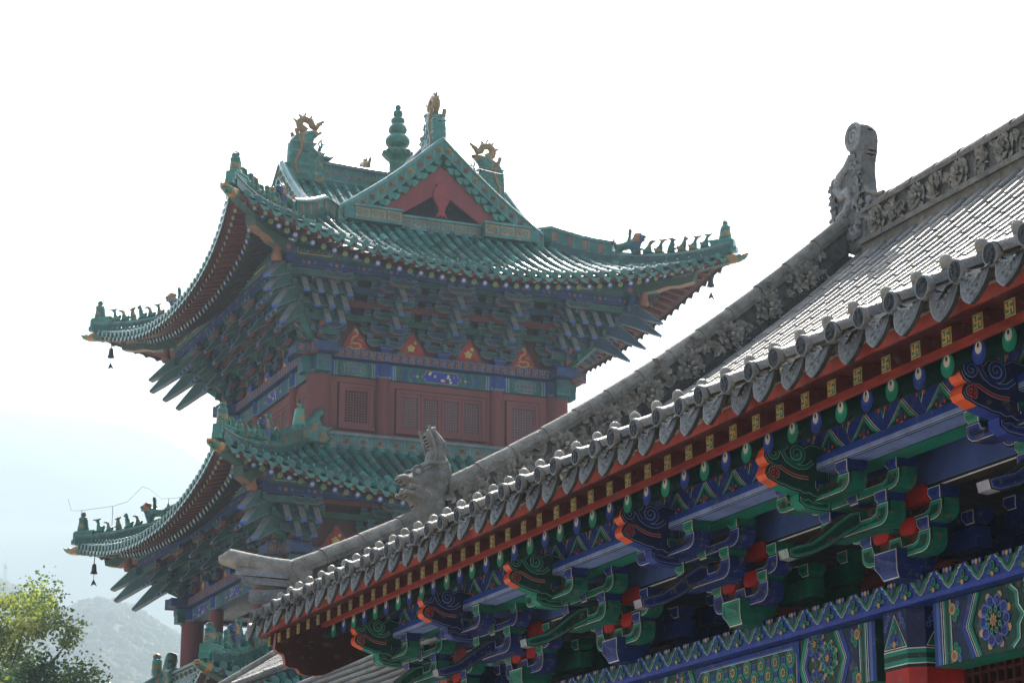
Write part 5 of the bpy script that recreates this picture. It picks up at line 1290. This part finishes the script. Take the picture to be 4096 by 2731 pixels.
# dragons at the ridge ends, traced as (distance from the tower's axis, height)
drg = [(-16.50, 19.60), (-16.53, 20.391), (-16.545, 20.601), (-16.60, 20.74), (-16.675, 20.85), (-16.838, 20.96), (-17.128, 21.045), (-17.38, 21.03), (-17.547, 21.10), (-17.34, 20.95), (-17.22, 20.82), (-17.181, 20.66), (-17.22, 20.57), (-17.309, 20.50), (-17.393, 20.491), (-17.478, 20.41), (-17.58, 20.38), (-17.70, 20.42), (-17.64, 20.31), (-17.523, 20.277), (-17.46, 20.15), (-17.508, 20.022), (-17.533, 19.815), (-17.5, 19.6)]
drg = [(-(a) * -1 * -1 if False else (-a - 19.45) * -1, b) for a, b in drg]       # outward distance
drg = [(a, b) for a, b in drg]
def ridge_dragon(k):
    T = S_(k); rel = random.Random(3)
    F = lambda u, v, w: T(w, u, v)
    def cf(q):
        x = q[0]; y = q[1]
        if .045 > abs(x - (2.66 + .10 * math.sin((y - 19.6) * 4.2))) and y > 20.0: return (.23, .14, .05)
        if y > 20.88 and noise.noise((x * 4, y * 4, 2)) > -.1: return (.25, .15, .05)
        if y < 20.2 and x < 2.25 and noise.noise((x * 5, y * 5, 7)) > 0: return (.25, .16, .06)
        return (.03, .15, .10)
    m = inflate(drg, .34, 54, F, (.03, .15, .10), .09, .03, 9, 6, cf)
    gold = (.27, .16, .05)
    c = [(2.45, 21.0), (2.60, 21.11), (2.63, 21.22), (2.50, 21.35), (2.33, 21.29), (2.28, 21.17), (2.20, 21.12), (2.13, 21.23), (2.02, 21.32)]
    tube(m, [F(a, b, 0) for a, b in c], [.12, .11, .105, .10, .095, .09, .08, .06, .03], 8, gold)
    for i in range(9):
        a, b = c[min(i, 5)]; ang = 2.4 - i * .35; 
    for a, b, a2, b2 in ((2.70, 21.26, 2.80, 21.32), (2.58, 21.38, 2.66, 21.46), (2.46, 21.42, 2.48, 21.52), (2.34, 21.38, 2.28, 21.46), (2.02, 21.32, 1.96, 21.36), (2.08, 21.27, 2.02, 21.22)):
        tube(m, [F(a, b, 0), F((a + a2) / 2, (b + b2) / 2, 0), F(a2, b2, 0)], [.045, .03, .006], 5, gold)
    for s in (-1, 1):
        tube(m, [F(2.10, 20.50, s * .08), F(2.05, 20.68, s * .09), F(2.08, 20.77, s * .09), F(2.01, 20.88, s * .09)], [.03, .026, .022, .008], 5, (.03, .14, .10))
        tube(m, [F(2.07, 20.70, s * .09), F(1.98, 20.68, s * .09), F(1.93, 20.74, s * .09)], [.02, .016, .005], 5, (.03, .14, .10))
        blob(m, F(2.10, 20.40, s * .15), .07, (.34, .28, .16)); tube(m, [F(1.95, 20.38, s * .08), F(1.80, 20.36, s * .08), F(1.72, 20.42, s * .08)], [.05, .04, .01], 6, (.03, .15, .10))
        tube(m, [F(2.62, 20.45, s * .16), F(2.45, 20.42, s * .16), F(2.35, 20.48, s * .16), F(2.2, 20.42, s * .16)], [.03, .04, .04, .02], 6, (.03, .14, .10))
        tube(m, [F(2.68 + .08 * math.sin(t * 1.1), 19.8 + .17 * t, s * .165) for t in range(8)], .05, 6, (.24, .14, .05))
    for z in (20.42, 20.66): box(m, -.178, .178, 1.98 + (z - 20.42) * .9, 2.87, z, z + .015, (.22, .26, .23), lambda u, o, zz: T(u, o, zz))
    return m
for k in range(4): ridge_dragon(k).build('ridge_dragon', M_GLAZE, uro)
# gourd finial
fp = [(19.635, 20.20), (19.635, 20.514), (19.67, 20.58), (19.77, 20.66), (19.80, 20.72), (19.80, 20.80), (19.66, 20.815), (19.615, 20.84), (19.63, 20.92), (19.70, 20.97), (19.742, 21.05), (19.748, 21.12), (19.71, 21.21), (19.63, 21.26), (19.585, 21.275), (19.63, 21.31), (19.665, 21.37), (19.665, 21.45), (19.62, 21.53), (19.565, 21.575), (19.605, 21.62), (19.61, 21.69), (19.56, 21.735), (19.505, 21.757), (19.55, 21.80), (19.555, 21.89), (19.52, 21.93), (19.478, 21.95), (19.508, 21.99), (19.50, 22.05), (19.47, 22.085), (19.45, 22.11)]
fm = MB(); lathe(fm, [(a - 19.43, b) for a, b in fp[:-1]] + [(0, 22.115)], 24, (.020, .13, .085), lambda a, b, c: (CX + a, CY + b, c))
for k in range(12):
    a = k * math.pi / 6; blob(fm, (CX + .33 * math.cos(a), CY + .33 * math.sin(a), 20.76), (.08, .08, .07), (.02, .13, .085))
for zt_, rr_ in ((20.83, .21), (21.27, .16), (21.58, .14), (21.755, .085)): lathe(fm, [(rr_, zt_ - .015), (rr_ + .02, zt_), (rr_, zt_ + .015)], 20, (.03, .17, .12), lambda a, b, c: (CX + a, CY + b, c))
fm.build('roof_finial', M_GLAZE, uro)
wr = MB()
for q in ((-2.6, -2.4, 19.7), (2.4, -2.6, 19.6), (-2.7, 1.5, 20.1)): 
    a, b = Vector((CX, CY, 21.6)), Vector((CX + q[0], CY + q[1], q[2])); tube(wr, [tuple(a + (b - a) * t - Vector((0, 0, .35 * math.sin(t * math.pi)))) for t in (0, .2, .4, .6, .8, 1)], .007, 4, (.05, .05, .05))
wr.build('stay_wire', M_IRON, uro)
# hips and their figures
for k, nfig in ((0, 7), (1, 6), (3, 7)):
    o, fa_ = hip(EU, k, .15, .42, 2.15, 'hip_ridge', uro, inn=.42); populate(EU, k, o, fa_, nfig, .50, .185 if k != 3 else .20, 2.15)
o, fa_ = hip(EU, 2, .15, .42, 2.15, 'hip_ridge', uro)
for k in (0, 1, 3): corner_beam(EU, k, 4.2, 16.42)
rafters(EU, (0, 1, 3), 4.25)
storey(12.3, 3.0, [-2.98, -1.43, 1.43, 2.98], 0, 13.93, 14.30, 14.33, 14.54, 16.02, 5, 3, EU, [(-2.12, 'dragon'), (-.72, 'flower'), (.72, 'flower'), (2.12, 'dragon')])
# upper walls and lattice windows
wl = MB(); box(wl, -3.02, 3.02, -3.02, 3.02, 12.1, 13.93, WALLRED, F0); wl.build('wall', M_WALL, tower)
def window(u0, u1, z0, z1, nleaf, dark, k):
    T = S_(k); m = MB(); o = 3.02; fr_c = (.215, .078, .073)
    fr = lambda u, v, w: T(u, o + w, v)
    # sunk dark line round the frame and the moulded frame itself
    box(m, u0 - .10, u0, o - .02, o + .05, z0 - .12, z1 + .06, fr_c, T); box(m, u1, u1 + .10, o - .02, o + .05, z0 - .12, z1 + .06, fr_c, T); box(m, u0, u1, o - .02, o + .055, z1 - .02, z1 + .06, fr_c, T)
    box(m, u0 - .12, u1 + .12, o - .02, o + .09, z0 - .12, z0 - .05, fr_c, T)
    for a, b, c, d in ((u0 - .13, z0 - .12, u0 - .105, z1 + .09), (u1 + .105, z0 - .12, u1 + .13, z1 + .09), (u0 - .13, z1 + .065, u1 + .13, z1 + .09)): fill(m, rect(a, b, c, d), fr, .004, (.035, .02, .022))
    w = (u1 - u0) / nleaf
    wo = m.build('window', M_WALL, tower)
    for i in range(nleaf):
        a, b = u0 + w * i, u0 + w * (i + 1); lf = MB()
        e = .075 if nleaf > 1 else .045
        for x0, x1, y0, y1 in ((a + .004, a + e, z0 - .05, z1 - .02), (b - e, b - .004, z0 - .05, z1 - .02), (a + e, b - e, z0 - .05, z0 + .06), (a + e, b - e, z1 - .10, z1 - .02)): box(lf, x0, x1, o + .004, o + .035, y0, y1, vj(fr_c, .06), T)
        fill(lf, rect(a + e, z0 + .06, b - e, z1 - .10), fr, .006, (.010, .011, .015) if dark else (.085, .062, .068))  # pinkish grey backing has the reflection in the closed leaves painted in
        nx = 8 if nleaf == 1 else 6; nz = 12; t = .020 if dark else .024; lc = (.23, .085, .08) if dark else (.22, .12, .115)
        for j in range(1, nx): x = a + e + (b - a - 2 * e) * j / nx; box(lf, x - t / 2, x + t / 2, o + .012, o + .027, z0 + .06, z1 - .10, lc, T)
        for j in range(1, nz): z = z0 + .06 + (z1 - z0 - .16) * j / nz; box(lf, a + e, b - e, o + .010, o + .025, z - t / 2, z + t / 2, lc, T)
        lf.build('lattice', M_WALL, wo)
for k in (0, 1, 3):
    window(-2.40, -1.76, 12.80, 13.70, 1, k == 0, k); window(-1.00, 1.04, 12.80, 13.68, 4, False, k); window(1.78, 2.42, 12.80, 13.68, 1, False, k)

# ------------------------------------------------ middle roof and storey
def flat_ridge(E, hgt, name, parent, corner=True):
    m = MB(); In = E.In + .02
    for k in range(4):
        T = S_(k); z = E.zin - .03; L = In
        box(m, -L, L, In - .22, In, z - .06, z + .03, (.05, .16, .13), T); box(m, -L + .001, L - .001, In - .20, In - .02, z + .028, z + hgt - .07, (.055, .13, .105), T); box(m, -L, L, In - .22, In + .02, z + hgt - .075, z + hgt, (.13, .16, .145), T)
        nn = round(2 * L / .40); w = 2 * L / nn
        for i in range(nn):
            fr_ = lambda a, b, ww: T(-L + i * w + a, In - .02 + ww, z + b); h = hgt - .07
            peony(m, frame_of(fr_(w / 2, h * .55, .002), Vector(T(1, 0, 0)) - Vector(T(0, 0, 0)), (0, 0, 1), Vector(T(0, 1, 0)) - Vector(T(0, 0, 0))), 0, 0, .075, vj((.20, .12, .07), .25), random.random())
            fill(m, rect(-.012, .04, .012, h), fr_, .004, (.14, .17, .15)); fill(m, rect(.05, .045, w - .05, .075), fr_, .003, (.28, .12, .05))
            for q in (.2, .8): stroke(m, spiral(w * q, h * .5, .01, .05, 1, 1.2, 8), .02, fr_, .004, (.07, .18, .13))
    return m.build(name, M_GLAZE, parent)
mr2 = MB(); skirt(mr2, EM, (0, 1, 2, 3)); mro = mr2.build('middle_roof', M_GLAZE, tower)
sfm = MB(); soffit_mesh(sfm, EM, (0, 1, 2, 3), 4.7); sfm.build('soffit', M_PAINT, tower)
flat_ridge(EM, .34, 'low_ridge', mro)
def corner_dragon(E, k, parent, hgt):
    T = S_(k); z = E.zin + .15; P = lambda u, v, w: T(-E.In + .10 + u + w * .0, E.In - .02 + w, z + v)
    pl = [(-.15, -.20), (-.20, .15), (-.12, .35), (.05, .50), (.12, .62), (.25, .68), (.36, .60), (.34, .46), (.24, .40), (.30, .28), (.44, .24), (.58, .28), (.50, .14), (.42, .08), (.52, -.06), (.40, -.20)]
    inflate(pl, .30, 34, lambda u, v, w: P(u, v, w), (.05, .15, .10), .10, .05, 8, 4, lambda q: (.24, .15, .06) if noise.noise((q[0] * 5, q[1] * 5, 4)) > .22 else (.05, .16, .11)).build('corner_dragon', M_GLAZE, parent)
    fig('MAN', MAN, .26, 22, (.06, .24, .16), (.26, .17, .05), lambda u, v, w: T(-E.In - .22 + u, E.In + .20 + w, z + .12 + v * .62)).build('ridge_figure', M_GLAZE, parent)
for k, nfig in ((0, 6), (1, 5), (3, 5)):
    o, fa_ = hip(EM, k, .15, .38, 1.95, 'hip_ridge', mro); populate(EM, k, o, fa_, nfig, .50, .20, 1.95); corner_dragon(EM, k, mro, .34)
hip(EM, 2, .15, .38, 1.95, 'hip_ridge', mro)
for k in (0, 1, 3): corner_beam(EM, k, 4.75, 10.98)
rafters(EM, (0, 1, 3), 4.75)
storey(5.5, 3.82, [-3.80, -1.75, 1.75, 3.80], 0, 9.12, 9.46, 9.49, 9.69, 10.62, 3, 2, EM, [(-2.78, 'flower'), (-.88, 'flower'), (.88, 'dragon'), (2.78, 'flower')])
cr = MB(); box(cr, -2.9, 2.9, -2.9, 2.9, 9.2, 12.2, (.05, .014, .014), F0); box(cr, -1.9, 1.9, -1.9, 1.9, 5.0, 9.2, (.05, .014, .014), F0); cr.build('wall', M_WALL, tower)
cl_ = MB(); box(cl_, -3.9, 3.9, -3.9, 3.9, 9.2, 9.26, (.03, .03, .035), F0); cl_.build('ceiling', M_PAINT, tower)
fl = MB(); box(fl, -4.2, 4.2, -4.2, 4.2, 7.3, 7.5, (.06, .03, .03), F0); fl.build('floor', M_PAINT, tower)
# ------------------------------------------------ lower roof, base
lr = MB(); skirt(lr, EL, (0, 1, 2, 3)); lro = lr.build('lower_roof', M_GLAZE, tower)
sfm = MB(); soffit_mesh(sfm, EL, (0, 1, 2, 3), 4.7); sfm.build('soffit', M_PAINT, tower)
flat_ridge(EL, .34, 'low_ridge', lro)
for k, nfig in ((0, 2), (1, 4)):
    o, fa_ = hip(EL, k, .15, .38, 1.35, 'hip_ridge', lro); populate(EL, k, o, fa_, nfig, .48, .20, 1.35, True, .52); corner_dragon(EL, k, lro, .34)
for k in (2, 3): hip(EL, k, .15, .38, 1.35, 'hip_ridge', lro)
corner_beam(EL, 0, 4.75, 6.4); corner_beam(EL, 1, 4.75, 6.4)
rafters(EL, (0, 1), 4.75)
bs = MB(); box(bs, -4.4, 4.4, -4.4, 4.4, GROUND, 6.0, (.16, .035, .035), F0); bs.build('wall', M_WALL, tower)
# ------------------------------------------------ rafters: the hundred largest as parts, the rest as one
for nm, L_ in RAF.items():
    pri = lambda t: (0 if (t[0] == 0 and t[1] > 15) else 1 if (t[0] == 1 and t[1] > 15) else 2 if (t[0] == 0 and t[1] > 10) else 3 if t[0] == 1 and t[1] > 10 else 4, t[2])
    L_.sort(key=pri); rest = MB()
    for i, (k, z, au, m) in enumerate(L_):
        if i < 99: m.build(nm, M_PAINT, tower)
        else: rest.join(m)
    rest.build(nm, M_PAINT, tower)['kind'] = 'stuff'
# lightning wire on the left hip of the middle roof
lw = MB(); T = S_(1); P = lambda d, z: T(-d, d, z); zz = EM.ze(EM.E1)
pts = [(6.50, 1.20), (6.42, .88), (6.2, .86), (5.9, .88), (5.55, .90), (5.25, .98), (5.05, 1.22), (4.95, 1.34), (4.8, 1.26), (4.55, .98), (4.3, .96), (3.8, 1.0)]
tube(lw, [P(a, zz + b) for a, b in pts], .005, 4, (.05, .05, .05))
for a, b in ((6.2, .86), (5.55, .90), (4.4, .97)): tube(lw, [P(a, zz + b), P(a, zz + .2)], .008, 4, (.05, .05, .05))
lw.build('lightning_wire', M_IRON, tower)

# the tower is a little deeper than it is wide
DEEP, YF = 1.03, 46.9
tower.scale = (1, DEEP, 1); tower.location.y = YF + (CY - YF) * DEEP
# ================================================================== wind bells
def bell(E, k, label, drop):
    T = S_(k); d = E.E1 - .42; x, y, z = T(-d, d, E.ze(E.E1) - .42); y = YF + (y - YF) * DEEP
    t = thing('wind_bell', label, 'wind bell', (x, y, z - drop - .34), 'wind bells under the eave corners')
    m = MB(); lathe(m, [(0, .26), (.03, .255), (.052, .23), (.062, .16), (.068, .08), (.085, .03), (.095, 0), (.07, .01)], 14, (.04, .028, .03), lambda a, b, c: (x + a, y + b, z - drop - .26 + c))
    m.build('bell', M_IRON, t)
    m = MB(); tube(m, [(x, y, z + .1), (x, y, z - drop)], .012, 5, (.05, .05, .05)); m.build('hook', M_IRON, t)
    m = MB(); tube(m, [(x, y, z - drop - .2), (x, y, z - drop - .40)], .008, 4, (.04, .04, .04))
    f = lambda u, v, w: (x + u, y + w, z - drop - .40 + v); prism(m, [(0, 0), (.04, -.07), (.09, -.18), (.02, -.13), (-.07, -.18), (-.035, -.07)], f, -.01, .01, (.05, .045, .05)); m.build('clapper', M_IRON, t)
bell(EU, 1, 'small dark wind bell under the left tip of the topmost green roof', .12)
bell(EU, 3, 'small dark wind bell under the right tip of the topmost green roof', .12)
bell(EM, 1, 'dark wind bell under the left tip of the lower green roof, against the hills', .14)

# ================================================================== lower grey roofs beyond the gable
def tile_slope(mb, x0, x1, y0, y1, zf, sp=.21, r=.05, seg=.32):
    n = max(2, int((x1 - x0) / seg)); xs_ = [x0 + (x1 - x0) * i / n for i in range(n + 1)]
    mb.add([(x, y, zf(x) - .04) for x in xs_ for y in (y0, y1)], [(2 * i, 2 * i + 1, 2 * i + 3, 2 * i + 2) for i in range(n)], DGREY)
    y = y0 + sp / 2
    while y < y1:
        for a, b in zip(xs_, xs_[1:]):
            vv = []; c = vj(GREY, .25)
            for x, q in ((a, 1.05), (b + .01, .94)):
                sl = (zf(x + .05) - zf(x - .05)) / .1; nl = math.hypot(1, sl)
                for k in range(7): t = math.pi * k / 6; vv.append((x - sl / nl * r * q * math.sin(t), y + r * q * math.cos(t), zf(x) - .02 + r * q * math.sin(t) / nl))
            mb.add(vv, [(k, k + 1, 8 + k, 7 + k) for k in range(6)], c, True)
        y += sp
sh = thing('side_hall', 'low building whose steep grey tiled slope shows left of the red barge board', 'side hall', (10, 25, GROUND))
zf1_ = lambda x: 4.033 + .64 * (x - 8.536) if x > 7.6 else 3.434 + .42 * (x - 7.6)
m = MB(); tile_slope(m, 6.6, 11.5, 22.4, 26.9, zf1_); m.add([(11.5, 22.4, zf1_(11.5)), (11.5, 26.9, zf1_(11.5)), (16, 26.9, 3.2), (16, 22.4, 3.2)], [(0, 1, 2, 3)], DGREY); m.build('roof', M_CLAY, sh)
m = MB(); xs_ = [6.6 + 4.9 * i / 14 for i in range(15)]
for a, b in zip(xs_, xs_[1:]):
    v = [(x, 26.9 + s * .05, zf1_(x) + h) for x in (a, b - .004) for s in (-1, 1) for h in (-.1, .04)]; m.add(v, [(0, 1, 5, 4), (2, 3, 7, 6), (1, 3, 7, 5), (0, 2, 6, 4), (0, 1, 3, 2), (4, 5, 7, 6)], vj(GREY))
ridge_cap(m, [(x, 26.9, zf1_(x) + .05) for x in xs_], .055, (-.4, 0, .9), (0, -1, 0), (.245, .218, .178)); m.build('rake_ridge', M_STONE, sh)
m = MB(); box(m, 7.2, 15, 22.6, 26.7, GROUND, 2.9, (.13, .13, .13)); m.build('wall', M_STONE, sh)
gl = thing('coursed_wall', 'low grey wall of thin stacked tile courses under the eave, right of the red barge board', 'wall', (7.2, 20, GROUND))
m = MB(); box(m, 7.06, 7.4, 17.95, 21.9, GROUND, 2.86, (.06, .06, .062)); z = 2.0
while z < 2.98:
    o_ = .05 * max(0, (z - 2.5) / .4)
    tube(m, [(7.05 - o_ + random.uniform(-.006, .006), 17.95 + .39 * k, z + random.uniform(-.004, .004)) for k in range(11)], .021, 7, vj((.17, .165, .155), .25)); box(m, 7.05 - o_, 7.42 + o_, 17.95, 21.9, z - .030, z - .012, (.07, .07, .07)); z += .052
m.build('coursed_face', M_CLAY, gl)
m = MB(); blob(m, (7.0, 21.0, 2.66), (.13, .17, .17), (.13, .13, .13), None, 14, 10, .08); tube(m, [(6.88, 21.0 + .12 * math.cos(t), 2.66 + .12 * math.sin(t)) for t in [k * .5 for k in range(14)]], .022, 6, (.2, .2, .19))
m.build('round_boss', M_STONE, gl)

# ================================================================== trees
def tree(label, x, y, top, rad, nclump, cols, leaf, seed, lean=(0, 0), flat=1.0, low=.42, group=None):
    rnd = random.Random(seed); t = thing('broadleaf_tree', label, 'tree', (x, y, GROUND), group)
    h = top - GROUND; m = MB(); trunk = [(x, y, GROUND), (x + .15, y, GROUND + h * .3), (x + lean[0] * .4, y, GROUND + h * .55), (x + lean[0] * .8, y + .1, GROUND + h * .8)]
    tube(m, trunk, [.26, .2, .14, .06], 10, (.06, .045, .035))
    cl = []
    for i in range(nclump):
        a = rnd.uniform(0, 6.283); v = rnd.uniform(0, 1); zz = GROUND + h * (low + (1 - low) * v)
        prof = math.sin(math.pi * min(1, .18 + .80 * (1 - v) ** .8)) if v > .2 else .85
        r = rad * max(.08, prof) * rnd.uniform(.35, 1.05)
        cl.append((x + lean[0] * v + r * math.cos(a), y + r * math.sin(a) * flat, zz, rnd.uniform(.22, .50) * rad / 2.3))
    for c in cl[::3]:
        b = trunk[1 + (c[2] > GROUND + h * .6)]; b = (b[0] + (trunk[3][0] - b[0]) * .4, b[1], b[2] + .3)
        mid = tuple((p + q) / 2 + rnd.uniform(-.2, .2) for p, q in zip(b, c[:3])); tube(m, [b, mid, c[:3]], [.055, .032, .010], 5, (.06, .05, .038))
    m.build('trunk', M_BARK, t)
    lf = MB()
    for cx, cy, cz, cr in cl:
        base = rnd.choice(cols); nl = int(300 * (cr / .36) ** 1.3)
        for _ in range(nl):
            d = Vector((rnd.gauss(0, 1), rnd.gauss(0, 1), rnd.gauss(0, .8))); d = d.normalized() * (rnd.random() ** .45) * cr * rnd.uniform(.6, 1.35)
            p = Vector((cx, cy, cz)) + d; s = leaf * rnd.uniform(.6, 1.4)
            u = Vector((rnd.gauss(0, 1), rnd.gauss(0, 1), rnd.gauss(-.4, .7))).normalized(); w = u.cross(Vector((rnd.gauss(0, 1), rnd.gauss(0, 1), rnd.gauss(0, 1)))).normalized() * .36
            k = rnd.uniform(.6, 1.45); c = tuple(q * k for q in base)
            lf.add([tuple(p), tuple(p + u * s * .45 + w * s), tuple(p + u * s), tuple(p + u * s * .45 - w * s)], [(0, 1, 2, 3)], c)
    lf.build('crown', M_LEAF, t)
tree('tall yellow green leafy tree at the lower left in front of the hazy hills', 7.35, 45.0, 7.6, 2.5, 165, [(.24, .29, .06), (.21, .26, .06), (.28, .30, .06), (.17, .20, .05), (.11, .16, .045), (.18, .23, .05), (.15, .18, .05)], .075, 4, (.6, 0))
tree('lower dark green tree reaching right below the left edge of the tower roofs', 7.4, 41.0, 5.5, 2.1, 130, [(.035, .075, .03), (.045, .09, .035), (.03, .06, .025), (.08, .11, .03)], .075, 9, (.35, 0), 1.0, .5)
tree('bright yellow green bushy treetop at the bottom left corner', 6.2, 36.0, 4.95, 1.35, 80, [(.15, .16, .025), (.12, .14, .025), (.18, .16, .03)], .07, 12, (0, 0), 1.0, .5)

# ================================================================== far mast on the nearer hill
rr_m = 1118; az = R(10.85); mx_, my_ = rr_m * math.sin(az), rr_m * math.cos(az); mz = rr_m * math.tan(R(9.5))
mt = thing('radio_mast', 'tiny pale lattice mast standing on the hazy hill crest at far left', 'mast', (mx_, my_, mz))
m = MB()
for sx_, sy_ in ((-1, -1), (1, -1), (1, 1), (-1, 1)): bar(m, (mx_ + sx_ * .9, my_ + sy_ * .9, mz - 2), (mx_ + sx_ * .35, my_ + sy_ * .35, mz + 11), .14, .14, (.25, .26, .28))
for i in range(9):
    z = mz + 1.2 * i; w = .9 - .55 * (z - mz + 2) / 13
    for a, b in (((-1, -1), (1, -1)), ((1, -1), (1, 1)), ((1, 1), (-1, 1)), ((-1, 1), (-1, -1))): bar(m, (mx_ + a[0] * w, my_ + a[1] * w, z), (mx_ + b[0] * w, my_ + b[1] * w, z + 1.2), .09, .09, (.25, .26, .28))
m.build('lattice_frame', M_IRON, mt)
m = MB(); lathe(m, [(.0, 8.6), (.95, 8.6), (.95, 10.2), (0, 10.2)], 10, (.4, .4, .42), lambda a, b, c: (mx_ + a, my_ + b, mz + c)); m.build('antenna_drum', M_IRON, mt)
m = MB(); tube(m, [(mx_, my_, mz + 10), (mx_, my_, mz + 13.5)], .1, 5, (.3, .3, .3)); m.build('antenna_rod', M_IRON, mt)

# ================================================================== haze
hz = MB(); box(hz, -4600, 4600, -1400, 4600, GROUND - 1, 575, (1, 1, 1))
hm = bpy.data.materials.new('haze'); hm.use_nodes = True; nt = hm.node_tree
for n_ in list(nt.nodes):
    if n_.type == 'BSDF_PRINCIPLED': nt.nodes.remove(n_)
pv = nt.nodes.new('ShaderNodeVolumePrincipled'); pv.inputs['Density'].default_value = .00105; pv.inputs['Color'].default_value = (.355, .455, .53, 1); pv.inputs['Anisotropy'].default_value = .35
nt.links.new(pv.outputs[0], nt.nodes['Material Output'].inputs['Volume'])
me = hz.mesh('haze', hm); me.polygons.foreach_set('use_smooth', [False] * 6); ho = link('haze', me); ho['kind'] = 'stuff'
